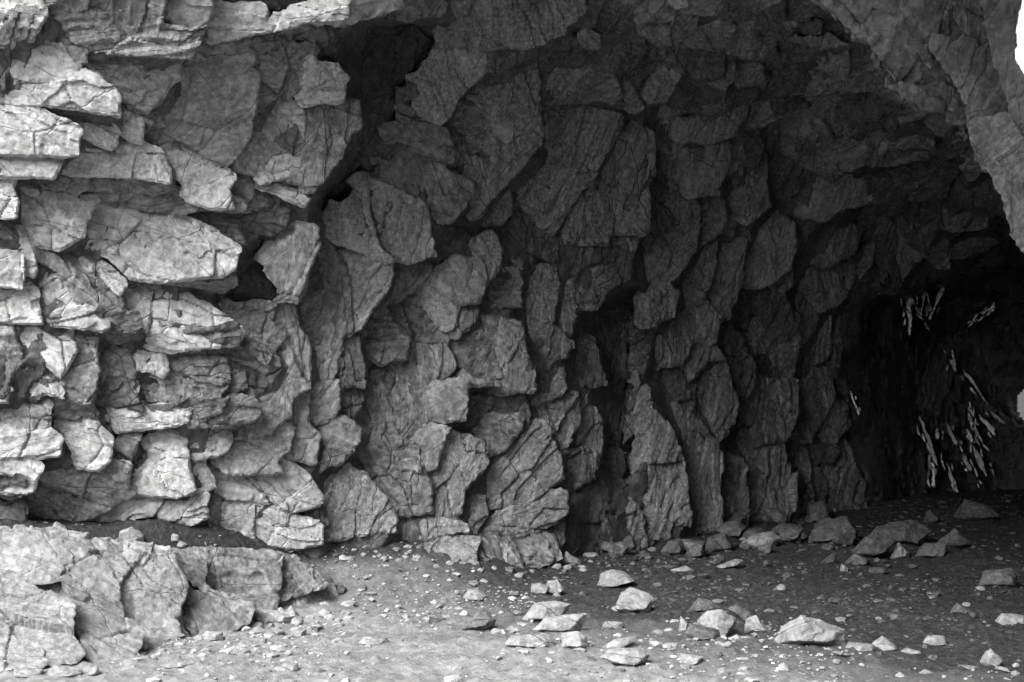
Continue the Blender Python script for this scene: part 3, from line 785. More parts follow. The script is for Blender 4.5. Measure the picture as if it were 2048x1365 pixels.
def slab(poly, Y0, nx, nz, kind, mat, parent, name="rock_slab", k=3.0, thick=None, amp=1.0, bulge=0.0, grow=3.5, lap=False):
    _seed[0] += 1
    seed = _seed[0]
    rng = random.Random(seed)
    c = poly.mean(0)
    a, b = (c[0] - CX) / F, (CY - c[1]) / F
    P0 = np.array([a * Y0, Y0, b * Y0 + EYE])
    for _ in range(8):                                   # keep a slab from running off along the view
        q = plane_hit(poly, P0, nx, nz)
        if np.abs(q[:, 1] - Y0).max() < 0.6: break
        nx *= .8; nz *= .8
    rp = resample(poly, 4.5)
    wpoly = offset_px(rp, grow, lap_of(c) if lap else None)
    if lap and mat is not M_CLEFT_SHADE:
        for hp in HOLE_POLYS:
            m_ = inside(hp, wpoly)
            wpoly[m_] = rp[m_]
    if lap and c[0] < 560: amp *= .7
    wpoly = warp_px(wpoly, amp)
    B = plane_hit(wpoly, P0, nx, nz)
    n = np.array([nx, -1.0, nz]); n /= np.linalg.norm(n)
    u = np.array([1.0, 0, 0]) - n[0] * n; u /= np.linalg.norm(u)
    v = np.cross(n, u)
    uv = np.stack([(B - P0) @ u, (B - P0) @ v], -1)
    h = Y0 * k / F
    lo, hi = uv.min(0) - h * 1.01, uv.max(0) + h * 1.01
    nu, nv = int((hi[0] - lo[0]) / h) + 2, int((hi[1] - lo[1]) / h) + 2
    gu, gv = np.meshgrid(lo[0] + np.arange(nu) * h, lo[1] + np.arange(nv) * h, indexing='ij')
    G = np.stack([gu.ravel(), gv.ravel()], -1)
    ins = inside(uv, G)
    if ins.sum() < 3: return None
    I = ins.reshape(nu, nv)
    cell = I[:-1, :-1] | I[1:, :-1] | I[1:, 1:] | I[:-1, 1:]
    idx = np.arange(nu * nv).reshape(nu, nv)
    quads = np.stack([idx[:-1, :-1][cell], idx[1:, :-1][cell], idx[1:, 1:][cell], idx[:-1, 1:][cell]], -1)
    used = np.unique(quads)
    remap = np.full(nu * nv, -1); remap[used] = np.arange(len(used))
    quads = remap[quads]
    G = G[used]; ins = ins[used]
    dist, near = nearest(uv, G)
    dist[~ins] = 0
    G[~ins] = near[~ins]
    size = math.sqrt(max(len(used), 1)) * h
    ang = rng.uniform(-.75, .75) * (1 if rng.random() < .5 else .4) + (1.35 if kind in 'nsrd' and c[0] > 560 else -.25)
    if kind in ('u',): ang = 0.05
    if kind == 'w': ang = 1.45 + rng.uniform(-.2, .2)
    ca, sa = math.cos(ang), math.sin(ang)
    gr = np.stack([G[:, 0] * ca + G[:, 1] * sa, -G[:, 0] * sa + G[:, 1] * ca], -1)
    P = P0 + G[:, :1] * u + G[:, 1:] * v
    hgt = relief(P, gr, seed, kind, size)
    r = np.clip(0.002 + 0.03 * (fbm(P * 3.1, 3, 91) + .1), 0.004, 0.035) * min(1, size * 2.2)
    t = np.clip(1 - dist / r, 0, 1)
    hgt = hgt - r * 0.75 * t * t
    if lap:                                              # what runs on under a neighbour dips out of its way
        B0 = plane_hit(warp_px(rp, amp), P0, nx, nz)
        uv0 = np.stack([(B0 - P0) @ u, (B0 - P0) @ v], -1)
        out0 = ~inside(uv0, G)
        if out0.any():
            d0, _n = nearest(uv0, G[out0])
            hgt[out0] -= .5 * np.maximum(0, d0 - .006) + .01
    if bulge: hgt = hgt + bulge * (1 - np.exp(-dist / (size * .25)))
    P = P + hgt[:, None] * n
    nfront = len(P)
    # the broken edge: the border runs back into the rock in layers
    e = np.concatenate([quads[:, [0, 1]], quads[:, [1, 2]], quads[:, [2, 3]], quads[:, [3, 0]]])
    key = np.sort(e, 1); key = key[:, 0].astype(np.int64) * (nfront + 1) + key[:, 1]
    uq, inv, cnt = np.unique(key, return_inverse=True, return_counts=True)
    be = e[cnt[inv] == 1]
    bv = np.unique(be)
    ring = np.full(nfront, -1); ring[bv] = np.arange(len(bv))
    T = thick or (0.45 + .15 * rng.random())
    cen = P[bv].mean(0)
    ray = P[bv] - np.array([0, 0, EYE]); ray /= np.linalg.norm(ray, axis=1)[:, None]
    allP = [P]; faces = [quads]; gl = [gr]
    prev = bv
    inward = cen - P[bv]
    inward -= (inward * ray).sum(1)[:, None] * ray
    inward /= np.linalg.norm(inward, axis=1)[:, None] + 1e-6
    for j, dd in enumerate((0.035, 0.09, 0.2, T)):
        o = fbm(np.concatenate([P[bv][:, :2] * 9, np.full((len(bv), 1), j * 3.3 + seed)], 1), 2, 101)
        Q = P[bv] + ray * dd + inward * ((0.004 + 0.012 * j + 0.02 * np.abs(o)) * min(1, size * 2))[:, None]
        base = sum(len(x) for x in allP)
        allP.append(Q); gl.append(gr[bv] * np.array([1, 1]) + np.array([0, dd * 3]))
        lo_i = prev[ring[be[:, 0]]] if j else be[:, 0]
        hi_i = prev[ring[be[:, 1]]] if j else be[:, 1]
        faces.append(np.stack([hi_i, lo_i, base + ring[be[:, 0]], base + ring[be[:, 1]]], -1))
        prev = base + np.arange(len(bv))
    V = np.concatenate(allP); GG = np.concatenate(gl)
    GG = np.concatenate([GG, np.full((len(GG), 1), seed * 0.71)], 1)
    o = mesh_object(name, V, [np.concatenate(faces)], mat, parent, True, GG)
    RASTER.append((poly, P0, nx, nz))
    return o

def read(text):
    for line in text.strip().splitlines():
        w, kind, par, pts = line.split('|')
        yield int(w), kind, [float(x) for x in par.split()], outline(int(w), pts)

def grow_edge(p):
    p = p.copy()
    p[p[:, 0] <= 1.5, 0] = -130 - 90 * ((p[:, 1].sum() * .37) % 1.0)
    p[p[:, 1] <= 1.5, 1] -= 120
    return p

def slabs(text, parent, sheet=None, calm=False, own_slope=False, mats=None, name="rock_slab", edge=True, keep=True, **kw):
    for w, kind, (nx, nz, dy), poly in read(text):
        c = poly.mean(0)
        if calm and kind in 'nr': kind = 's'
        if sheet is None:
            Y, gx, gz = slopes(*c)
            if kind not in 'u': nx, nz = .6 * nx + .3 * gx, .6 * nz + .35 * gz
        else:
            Y, gx, gz = sheet.slopes(*c)
            if own_slope: nx, nz = gx * .9, gz * .9
        if edge: poly = grow_edge(poly)
        n0 = len(RASTER)
        if keep:
            if c[0] < 560: dy *= .55
            SPECS.append([poly, Y + dy, nx, nz, kind, (mats or MATS)[kind], parent, name, kw, dy])
            continue
        slab(poly, Y + dy, nx, nz, kind, (mats or MATS)[kind], parent, name, **kw)
        if not keep: del RASTER[n0:]

# ------------------------------------------------------------------ the setting: rock sheet behind the slabs, slabs, arch, cliff, ground
def empty_mesh_parent(name, label):
    pass

ARCH_EDGE = np.array([(1560,-260),(1590,-120),(1620,-20),(1640,20),(1695,60),(1725,95),(1750,130),(1775,170),(1815,195),(1870,222),
                      (1930,245),(1960,310),(2000,360),(2020,420),(2048,510),(2100,650),(2150,850),(2180,1100),(2200,1420)], dtype=float)

cave_wall = bpy.data.objects.new("cave_wall", bpy.data.meshes.new("cave_wall")); col.objects.link(cave_wall)
tag(cave_wall, "jagged grey schist wall of the cave, bright at its near end, dark further in", "cave wall", kind="structure")
inner_wall = bpy.data.objects.new("inner_cave_wall", bpy.data.meshes.new("inner_cave_wall")); col.objects.link(inner_wall)
tag(inner_wall, "dark wavy upright rock plates and broken roof deep inside the cave", "cave wall", kind="structure")

slabs(SLABS_LEFT, cave_wall)
slabs(SLABS_MID, cave_wall)
slabs(SLABS_RIGHT, inner_wall)
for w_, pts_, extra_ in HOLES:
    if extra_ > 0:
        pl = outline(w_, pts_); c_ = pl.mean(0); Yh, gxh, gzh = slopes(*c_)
        SPECS.append([pl, Yh + extra_, .5 * gxh, .4 * gzh, 'd', M_CLEFT_SHADE, cave_wall, "rock_slab", {}, extra_ * 1.6])
# thin wet slivers on the far wall, tilted so that daylight from the mouth glances off them
rng_w = random.Random(9)
def sliver(cx, cy, ln, wd, th):
    c_ = np.array([cx, cy])
    Yh = float(depth(cx, cy)) - .22 - .06 * rng_w.random()
    pts = []
    for t_, w2 in ((-.5, .15), (-.2, .5), (.15, .42), (.5, .1), (.2, -.45), (-.15, -.5)):
        a_, b_ = t_ * ln + rng_w.uniform(-.06, .06) * ln, w2 * wd * rng_w.uniform(.6, 1.3)
        pts.append((cx + a_ * math.sin(th) + b_ * math.cos(th), cy + a_ * math.cos(th) - b_ * math.sin(th)))
    d_ = np.array([(cx - CX) / F, 1.0, (CY - cy) / F]); d_ /= np.linalg.norm(d_)
    n_ = np.array([-.53, -.83, .15]) - d_
    SPECS.append([np.array(pts), Yh, n_[0] / -n_[1] + rng_w.gauss(0, .05), n_[2] / -n_[1] + rng_w.gauss(0, .03), 'w', M_GLINT, inner_wall, "wet_flake", dict(k=1.7, thick=.4), 0.0])
for w_, kind_, (nx_, nz_, dy_), pl in read(WET):
    cc = pl.mean(0); dd_ = pl - cc
    ev, evec = np.linalg.eigh(dd_.T @ dd_)
    ax = evec[:, 1] * (1 if evec[1, 1] > 0 else -1)
    L_ = np.ptp(dd_ @ ax); W_ = max(4.0, np.ptp(dd_ @ evec[:, 0]))
    th_ = math.atan2(ax[0], ax[1])
    d_ = np.array([(cc[0] - CX) / F, 1.0, (CY - cc[1]) / F]); d_ /= np.linalg.norm(d_)
    n_ = np.array([-.53, -.83, .15]) - d_
    side_ = dd_ @ evec[:, 0]
    thin = cc + np.outer(dd_ @ ax, ax) + np.outer(side_ * (.75 if W_ < 12 else .5), evec[:, 0])
    SPECS.append([thin, float(depth(*cc)) - .25, n_[0] / -n_[1], n_[2] / -n_[1], 'w', M_GLINT, inner_wall, "wet_flake", dict(k=1.7, thick=.4), 0.0])
    for q_ in range(2):
        u_, v_ = rng_w.uniform(-.5, .5) * L_, rng_w.choice((-1, 1)) * rng_w.uniform(.5, .9) * W_
        sliver(cc[0] + ax[0] * u_ + evec[0, 0] * v_, cc[1] + ax[1] * u_ + evec[1, 0] * v_, L_ * rng_w.uniform(.15, .35), rng_w.uniform(1.6, 3.0), th_ + rng_w.uniform(-.15, .15))
for q_ in range(11):                                 # filaments of wet edges running down the wall
    if q_ < 4: cx_, cy_, th_ = rng_w.gauss(1838, 26), rng_w.uniform(555, 640), rng_w.uniform(-.15, .2)
    elif q_ < 5: cx_, cy_, th_ = rng_w.uniform(1925, 2000), rng_w.uniform(590, 660), rng_w.uniform(-.9, -.5)
    else: cx_, cy_, th_ = rng_w.uniform(1835, 1985), rng_w.uniform(800, 890), rng_w.uniform(.2, .55)
    for c__ in range(rng_w.randint(3, 7)):
        ln_ = rng_w.uniform(9, 26)
        sliver(cx_ + rng_w.gauss(0, 2.2), cy_, ln_, rng_w.uniform(1.6, 3.6), th_ + rng_w.gauss(0, .15))
        cx_ += math.sin(th_) * ln_ * .9; cy_ += math.cos(th_) * ln_ * .9; th_ += rng_w.gauss(0, .12)
        if cy_ > 985: break

# plates between the measured ones, wherever rock would otherwise be bare
def fillers(parents, target, seed):
    rng = random.Random(seed)
    st = 6
    xs = np.arange(-560, 2000, st); ys = np.arange(-100, 1080, st)
    X, Yp = np.meshgrid(xs, ys, indexing='ij')
    Q = np.stack([X.ravel(), Yp.ravel()], -1).astype(float)
    cov = np.zeros(len(Q), dtype=bool)
    for poly, *_ in SPECS:
        if _[6] == 'wet_flake': continue
        lo, hi = poly.min(0) - 40, poly.max(0) + 40
        m = np.all((Q > lo) & (Q < hi), axis=1)
        pg = offset_px(resample(poly, 5), 9, lap_of(poly.mean(0)))
        cov[m] |= inside(pg, Q[m])
    edge_at = np.interp(Q[:, 1], ARCH_EDGE[:, 1], ARCH_EDGE[:, 0])
    cov |= (Q[:, 0] > edge_at + 10) | (Q[:, 1] > 1075) | ((Q[:, 0] > 1690) & (Q[:, 1] > 500)) | ((Q[:, 1] > 1055) & (Q[:, 0] < 500))
    for wn_, pts, extra in HOLES:
        if extra > 0: cov |= inside(outline(wn_, pts), Q)
    made = 0; tries = 0
    while made < target:
        free = np.flatnonzero(~cov)
        if len(free) < 25: break
        c = Q[free[rng.randrange(len(free))]]
        A = rng.uniform(40, 95); B = A * rng.uniform(.3, .5)
        th = math.radians(rng.uniform(60, 105)) if c[0] > 620 else math.radians(rng.uniform(-10, 40))
        if c[1] < 250 and c[0] > 800: th = math.radians(rng.uniform(-30, 40)); B = A * rng.uniform(.5, .8)
        pts = []
        nv_ = rng.choice((4, 5, 5, 6))
        for j in range(nv_):
            t = -j / nv_ * 2 * math.pi + rng.uniform(-.35, .35)
            r = rng.uniform(.8, 1.25)
            x, y = A * r * math.cos(t), B * r * math.sin(t)
            pts.append((c[0] + x * math.cos(th) - y * math.sin(th), c[1] + x * math.sin(th) + y * math.cos(th)))
        poly = np.array(pts)
        tries += 1
        if tries < 4000 and any(inside(poly, resample(hp, 8)).any() or inside(hp, poly).any() for hp in HOLE_POLYS): continue
        Y, gx, gz = slopes(*c)
        par = parents[0] if c[0] < 1330 else parents[1]
        if c[0] < -110: par = parents[2]
        SPECS.append([poly, Y + .1, gx * .55 + rng.uniform(-.2, .1), gz * .6 + rng.uniform(-.2, .2), rng.choice('nnrd'), M_ROCK if rng.random() < .6 else M_DARK, par, "rock_slab", {}, .14])
        cov |= inside(offset_px(resample(poly, 5), 9), Q)
        made += 1
    print("fillers", made, "bare", (~cov).sum())
left_cliff = bpy.data.objects.new("cliff", bpy.data.meshes.new("cliff")); col.objects.link(left_cliff)
tag(left_cliff, "pale rock face carrying on to the left of the cave wall", "cliff", kind="structure")
fillers((cave_wall, inner_wall, left_cliff), 215, 4)

STEP_R, STEP_D, FOLD = 0.03, 0.035, 0.17
FOLDS = [np.array([[float(t) for t in q.split(',')] for q in l.split()]) for l in """
637,470 636,500 610,560 595,600
580,600 605,640 622,700 622,775
683,516 698,542 705,604 709,670 720,677 734,728 731,798 723,846 720,886 687,926
866,440 872,513 868,540 805,612
793,538 782,593 786,633 822,677 811,721
1060,130 1082,176 1086,256 1086,282 1046,344 1024,366 987,403 961,440
1003,534 976,571 969,589
1046,520 1047,618 1042,648 1057,699 1071,739 1073,783
936,761 936,838
975,927 934,979 927,1026
1313,271 1315,352 1306,366 1295,469 1273,483 1265,560 1251,608 1254,655 1240,743 1236,919
1251,234 1232,286 1192,352 1155,403 1122,465
1155,622 1148,684 1137,714 1134,780
1465,282 1461,315 1446,359 1454,403 1446,465 1403,450 1395,494 1359,556 1366,589 1348,633 1311,684 1322,736 1344,780 1348,864 1370,950 1384,1053
1501,205 1498,234 1538,366 1542,414 1505,480 1490,483 1487,553 1476,597 1458,640 1447,677 1465,754 1479,809 1461,871 1443,890 1442,937 1442,1061
1589,450 1593,498 1589,564 1604,684 1597,750 1593,835 1575,882 1589,950 1596,947 1588,1024
1516,736 1516,761 1479,809
1494,980 1494,1046
1754,490 1721,560 1714,604 1688,699 1670,754 1718,816 1721,853
727,50 725,250 690,350 640,400
868,150 900,230 905,300 925,330
""".strip().splitlines()]
_fold_pts = np.concatenate([np.concatenate([p[i] + (p[i + 1] - p[i]) * np.linspace(0, 1, 14)[:, None] for i in range(len(p) - 1)]) for p in FOLDS])

def settle():
    """shift the slabs in depth so that neighbours meet at creases wherever their own tilt allows it"""
    st = 5.0
    x0, y0 = -800, -300
    W, H = int(3300 / st), int(1700 / st)
    lab = np.full((W, H), -1, dtype=np.int32)
    order = sorted([k for k in range(len(SPECS)) if SPECS[k][7] != 'wet_flake'], key=lambda k: -np.prod(np.ptp(SPECS[k][0], axis=0)))
    for k in order:
        poly = SPECS[k][0]
        lo, hi = poly.min(0), poly.max(0)
        i0, i1 = max(0, int((lo[0] - x0) / st)), min(W, int((hi[0] - x0) / st) + 2)
        j0, j1 = max(0, int((lo[1] - y0) / st)), min(H, int((hi[1] - y0) / st) + 2)
        X, Y = np.meshgrid(x0 + np.arange(i0, i1) * st, y0 + np.arange(j0, j1) * st, indexing='ij')
        m = inside(poly, np.stack([X.ravel(), Y.ravel()], -1)).reshape(X.shape)
        lab[i0:i1, j0:j1][m] = k
    for _ in range(5):
        for sh, ax in ((1, 0), (-1, 0), (1, 1), (-1, 1)):
            r = np.roll(lab, sh, ax)
            m = (lab < 0) & (r >= 0)
            lab[m] = r[m]
    def dep(k, p):
        poly, Y0, nx, nz = SPECS[k][:4]
        c = poly.mean(0); a, b = (c[0] - CX) / F, (CY - c[1]) / F
        return plane_hit(p, np.array([a * Y0, Y0, b * Y0 + EYE]), nx, nz)[:, 1]
    for s_ in SPECS:                                 # same limit on the tilt as in slab()
        poly, Y0 = s_[0], s_[1]
        c = poly.mean(0); a, b = (c[0] - CX) / F, (CY - c[1]) / F
        for _ in range(8):
            q = plane_hit(poly, np.array([a * Y0, Y0, b * Y0 + EYE]), s_[2], s_[3])
            if np.abs(q[:, 1] - Y0).max() < 0.5: break
            s_[2] *= .8; s_[3] *= .8
    pairs = {}
    for ax in (0, 1):
        A = lab[:-1] if ax == 0 else lab[:, :-1]
        B = lab[1:] if ax == 0 else lab[:, 1:]
        I, J = np.nonzero((A != B) & (A >= 0) & (B >= 0))
        for i, j in zip(I, J):
            u, v = A[i, j], B[i, j]
            pairs.setdefault((min(u, v), max(u, v)), []).append((x0 + i * st, y0 + j * st))
    n = len(SPECS)
    nb = [[] for _ in range(n)]
    for (u, v), pts in pairs.items():
        p = np.array(pts)
        fd = np.sqrt(((p[:, None] - _fold_pts[None]) ** 2).sum(-1)).min(1)
        if (fd < 20).mean() > .3 or SPECS[u][4] in 'uw' or SPECS[v][4] in 'uw': continue
        nb[u].append(v); nb[v].append(u)
    old = [(s_[2], s_[3]) for s_ in SPECS]
    for k in range(n):
        if nb[k] and SPECS[k][4] not in 'uw' and SPECS[k][0][:, 0].mean() > 560:
            SPECS[k][2] = .5 * old[k][0] + .5 * np.mean([old[q_][0] for q_ in nb[k]])
            SPECS[k][3] = .5 * old[k][1] + .5 * np.mean([old[q_][1] for q_ in nb[k]])
    M = np.zeros((n, n)); r = np.zeros(n)
    for k in range(n):
        w = 0.3 if SPECS[k][0][:, 0].mean() < 560 else 0.6
        M[k, k] += w
        r[k] += 0
    for (u, v), pts in pairs.items():
        p = np.array(pts)
        w = min(len(p) / 8.0, 3.0)
        gap = float((dep(u, p) - dep(v, p)).mean())
        want = .45 * (SPECS[u][9] - SPECS[v][9])
        cu, cv = SPECS[u][0].mean(0), SPECS[v][0].mean(0)
        dv = cv - cu
        fd = np.sqrt(((p[:, None] - _fold_pts[None]) ** 2).sum(-1)).min(1)
        on_fold = (fd < 20).mean() > .3
        if on_fold:                                   # a long fold: everything to its left stands proud
            want -= FOLD * (1.0 if p[:, 0].mean() < 1230 else 1.35) * np.sign(dv[0])
        elif p[:, 0].mean() > 560:
            want -= STEP_R * dv[0] / (np.hypot(*dv) + 1e-6)
        else:                                         # on the near wall each ledge overhangs the one below
            want -= STEP_D * dv[1] / (np.hypot(*dv) + 1e-6)
        t = want - gap                                # o_u - o_v should be t
        M[u, u] += w; M[v, v] += w; M[u, v] -= w; M[v, u] -= w
        r[u] += w * t; r[v] -= w * t
    cen = np.array([s_[0].mean(0) for s_ in SPECS])
    ext = np.array([np.prod(np.ptp(s_[0], axis=0)) for s_ in SPECS])
    for u in range(n):                               # a small plate drawn on a larger one lies on top of it
        lo, hi = SPECS[u][0].min(0), SPECS[u][0].max(0)
        cand = np.flatnonzero(np.all((cen > lo) & (cen < hi), axis=1) & (ext < ext[u] * .7) & np.array([s_[7] != 'wet_flake' for s_ in SPECS]))
        for v in cand:
            q_ = SPECS[v][0]
            if inside(SPECS[u][0], q_).mean() < .5: continue
            w = 3.0
            t = .07 - float((dep(u, q_) - dep(v, q_)).min())
            M[u, u] += w; M[v, v] += w; M[u, v] -= w; M[v, u] -= w
            r[u] += w * t; r[v] -= w * t
    o = np.clip(np.linalg.solve(M, r), -.6, .6)
    for k in range(n):
        if SPECS[k][7] == "wet_flake":
            pass
        else:
            SPECS[k][1] += o[k]
settle()
for poly, Y0, nx, nz, kind, mat, par, name, kw, dy in SPECS:
    slab(poly, Y0, nx, nz, kind, mat, par, name, lap=(name != 'wet_flake'), **(dict(kw, grow=.5, amp=.6) if name == 'wet_flake' else kw))
    if name == 'wet_flake': RASTER.pop()

def blur(a, n):
    for _ in range(n):
        p = np.pad(a, 1, mode='edge')
        a = (p[:-2, 1:-1] + p[2:, 1:-1] + p[1:-1, :-2] + p[1:-1, 2:] + 2 * a) / 6
    return a

def rock_sheet():
    st = 5.0
    xs = np.arange(-860, 2420, st); ys = np.arange(-270, 1300, st)
    X, Yp = np.meshgrid(xs, ys, indexing='ij')
    D = depth(X, Yp)
    R = np.full(X.shape, -9.0)
    for poly, P0, nx, nz in RASTER:
        lo, hi = poly.min(0), poly.max(0)
        i0, i1 = max(0, int((lo[0] + 860) / st)), min(len(xs), int((hi[0] + 860) / st) + 2)
        j0, j1 = max(0, int((lo[1] + 270) / st)), min(len(ys), int((hi[1] + 270) / st) + 2)
        sub = np.stack([X[i0:i1, j0:j1].ravel(), Yp[i0:i1, j0:j1].ravel()], -1)
        m = inside(poly, sub)
        d = plane_hit(sub, P0, nx, nz)[:, 1] - D[i0:i1, j0:j1].ravel()
        Rs = R[i0:i1, j0:j1].ravel()
        Rs[m] = np.maximum(Rs[m], d[m])
        R[i0:i1, j0:j1] = Rs.reshape(i1 - i0, j1 - j0)
    known = R > -8
    val = np.where(known, R, 0.0); w = known.astype(float)
    fill = np.zeros_like(val); got = known.copy(); fill[known] = R[known]
    v, ww = val.copy(), w.copy()
    for it in range(7):
        v, ww = blur(v, 3 * (it + 1)), blur(ww, 3 * (it + 1))
        new = (~got) & (ww > 0.02)
        fill[new] = v[new] / ww[new]
        got |= new
    Rm = fill.copy()
    for _ in range(3):
        p = np.pad(Rm, 1, mode='edge')
        Rm = np.maximum.reduce([p[:-2, 1:-1], p[2:, 1:-1], p[1:-1, :-2], p[1:-1, 2:], Rm])
    far = blur((~known).astype(float), 6)
    R2 = .6 * Rm + .4 * blur(fill, 3) + 0.03
    Y = D + R2
    a, b = (X - CX) / F, (CY - Yp) / F
    P = np.stack([a * Y, Y, b * Y + EYE], -1).reshape(-1, 3)
    g = np.stack([P[:, 0] * .3 + P[:, 2] * .95, P[:, 0] * .95 - P[:, 2] * .3], -1)
    hh = relief(P, g, 3, 'd', 1.0)
    back = sstep(1690, 1800, X.ravel()) * sstep(480, 600, Yp.ravel())       # the wet far wall is much more splintered
    sp = np.stack([P[:, 0] * 9 + P[:, 2] * 2.2, P[:, 1] * 3, P[:, 2] * 2.2 - P[:, 0]], -1)
    hh = hh * 1.3 + back * (np.abs(fbm(sp, 4, 131, gain=.6)) * 0.14 - .03)
    Y = Y.ravel() - hh
    P = np.stack([a.ravel() * Y, Y, b.ravel() * Y + EYE], -1)
    nX, nY = X.shape
    idx = np.arange(nX * nY).reshape(nX, nY)
    edge_at = np.interp(ys, ARCH_EDGE[:, 1], ARCH_EDGE[:, 0])
    keep = (X[:-1, :-1] < edge_at[None, :-1] + 70)
    q = np.stack([idx[:-1, 1:], idx[1:, 1:], idx[1:, :-1], idx[:-1, :-1]], -1)
    G = np.concatenate([g, np.full((len(g), 1), 2.2)], 1)
    cx = (X[:-1, :-1] + st / 2)
    cyp = (Yp[:-1, :-1] + st / 2)
    lim_l = keep & (cx < 1330) & (cx >= -110)
    lim_c = keep & (cx < -110)
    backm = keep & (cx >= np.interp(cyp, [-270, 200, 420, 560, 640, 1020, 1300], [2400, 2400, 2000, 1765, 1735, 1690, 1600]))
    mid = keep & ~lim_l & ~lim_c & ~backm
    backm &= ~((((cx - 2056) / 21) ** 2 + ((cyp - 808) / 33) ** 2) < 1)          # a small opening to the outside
    def put(o, mask, mat):
        qq = q[mask]; us = np.unique(qq); rm = np.zeros(nX * nY, dtype=np.int64); rm[us] = np.arange(len(us))
        t = mesh_object(o.name + "_tmp", P[us], [rm[qq]], mat, None, True, G[us])
        o.data = t.data; o.data.name = o.name
        bpy.data.objects.remove(t)
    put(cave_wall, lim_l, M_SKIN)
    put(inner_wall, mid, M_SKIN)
    put(left_cliff, lim_c, M_ROCK)
    bw_ = bpy.data.objects.new("cave_back_wall", bpy.data.meshes.new("cave_back_wall")); col.objects.link(bw_)
    tag(bw_, "wet black back wall of the cave glistening with thin bright streaks", "cave wall", kind="structure")
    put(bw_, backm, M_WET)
    return bw_

back_wall = rock_sheet()
for o in [c for c in inner_wall.children if c.name.startswith("wet_flake")]:
    o.parent = back_wall

# the arch of rock at the mouth, in front of the cave on the right, and its inner side running back
arch_sheet = Sheet([(1600,-100,7.4),(1700,60,7.35),(1900,250,7.15),(2048,520,7.0),(2048,0,7.0),(2200,700,6.9),(1900,0,7.2),(2400,200,7.0)])
arch = bpy.data.objects.new("rock_arch", None); col.objects.link(arch)
arch.location = (2.6, 7.2, 0)
bpy.context.view_layer.update()
def slabs_local(text, parent, **kw):
    n0 = set(bpy.data.objects)
    slabs(text, parent, **kw)
    for o in set(bpy.data.objects) - n0:
        o.matrix_parent_inverse = parent.matrix_world.inverted()
tag(arch, "sunless grey rock arch at the cave mouth beside a sliver of white sky", "rock arch")
CORE = np.array([(1610,-320),(1640,0),(1700,55),(1735,90),(1765,130),(1790,168),(1830,190),(1880,214),(1935,240),(1970,310),(2008,360),(2030,430),(2058,510),(2110,650),(2160,850),(2190,1100),(2210,1450),(2700,1450),(2560,900),(2200,380),(2060,190),(2022,120),(2018,60),(2026,0),(2030,-320)], dtype=float)
n0_ = set(bpy.data.objects)
slab(CORE, 7.32, .25, -.1, 'r', M_ARCH, arch, "rock_face", k=4.0, thick=1.3, grow=0.0)
del RASTER[-1]
for o in set(bpy.data.objects) - n0_: o.matrix_parent_inverse = arch.matrix_world.inverted()
slabs_local(ARCH, arch, sheet=arch_sheet, mats=dict.fromkeys(MATS, M_ARCH), calm=True, name="rock_face", k=3.0, thick=1.1, amp=1.7, keep=False)

def ruled(name, parent, rows, mat, n_detail=1.0):
    rows = np.asarray(rows)
    nr, nc = rows.shape[:2]
    P = rows.reshape(-1, 3).copy()
    g = np.stack([P[:, 1], P[:, 2]], -1)
    P = P + fbm(P * 1.3, 4, 141)[:, None] * np.array([.25, .1, .2]) * n_detail
    idx = np.arange(nr * nc).reshape(nr, nc)
    q = np.stack([idx[:-1, :-1], idx[1:, :-1], idx[1:, 1:], idx[:-1, 1:]], -1).reshape(-1, 4)
    return mesh_object(name, P, [q], mat, parent, True, np.concatenate([g, np.zeros((len(g), 1))], 1))

def to_world(p, Y):
    a, b = (p[..., 0] - CX) / F, (CY - p[..., 1]) / F
    return np.stack([a * Y, Y, b * Y + EYE], -1)

e = resample(np.concatenate([ARCH_EDGE, ARCH_EDGE[::-1]]), 15)
e = e[:len(e) // 2]
e2 = e + np.array([52.0, -14.0])
Dn = depth(e2[:, 0], e2[:, 1]) + 0.8
tt = np.linspace(0, 1, 60)
rows = np.stack([to_world(e2 + np.array([16.0, 0]) * t, 7.5 + (np.maximum(Dn, 8.0) - 7.5) * t) for t in tt])
side = ruled("cave_side_wall", None, rows, M_SKIN, .25)
tag(side, "dark inner side of the cave behind the rock arch", "cave wall", kind="structure")

# the cliff above and beside the mouth
xs = np.linspace(-9, 6.2, 110)
zs = np.concatenate([np.linspace(0, 1, 50)])
top_px = np.linspace(-850, 1640, 140)
tp = np.stack([top_px, np.full(140, -262.0)], -1)
base_line = to_world(tp, depth(tp[:, 0], tp[:, 1]) + .05)
# unseen roof, drawn forward to shade the inside; the cliff rises from its lip
fwd = np.interp(top_px, [350, 650, 900, 1150, 1640], [0.0, .7, 2.3, 4.1, 3.9])
lat = np.interp(top_px, [350, 650, 900, 1150, 1640], [0.0, -.4, -.8, -.5, .6])
drop = np.interp(top_px, [300, 900, 1250], [0.0, .3, .65])
rows = []
for t in np.linspace(0, 1, 25):
    r = base_line.copy(); r[:, 1] -= fwd * t; r[:, 0] += lat * t; r[:, 2] += .25 * math.sin(t * math.pi / 2) - drop * t
    rows.append(r)
roof = ruled("cave_roof", None, rows, M_ROCK, .8)
tag(roof, "unseen rock roof drawn forward over the cave mouth to shade the inside", "cave roof", kind="structure")
rows = []
for t in np.linspace(0, 1, 40):
    r = base_line.copy(); r[:, 1] -= fwd; r[:, 0] += lat; r[:, 2] += .25 - drop
    r[:, 2] += t * 9.0
    r[:, 1] += t * 2.0
    rows.append(r)
cliff = ruled("cliff", None, rows, M_ROCK, 1.0)
tag(cliff, "tall grey rock cliff above the cave mouth", "cliff", kind="structure")

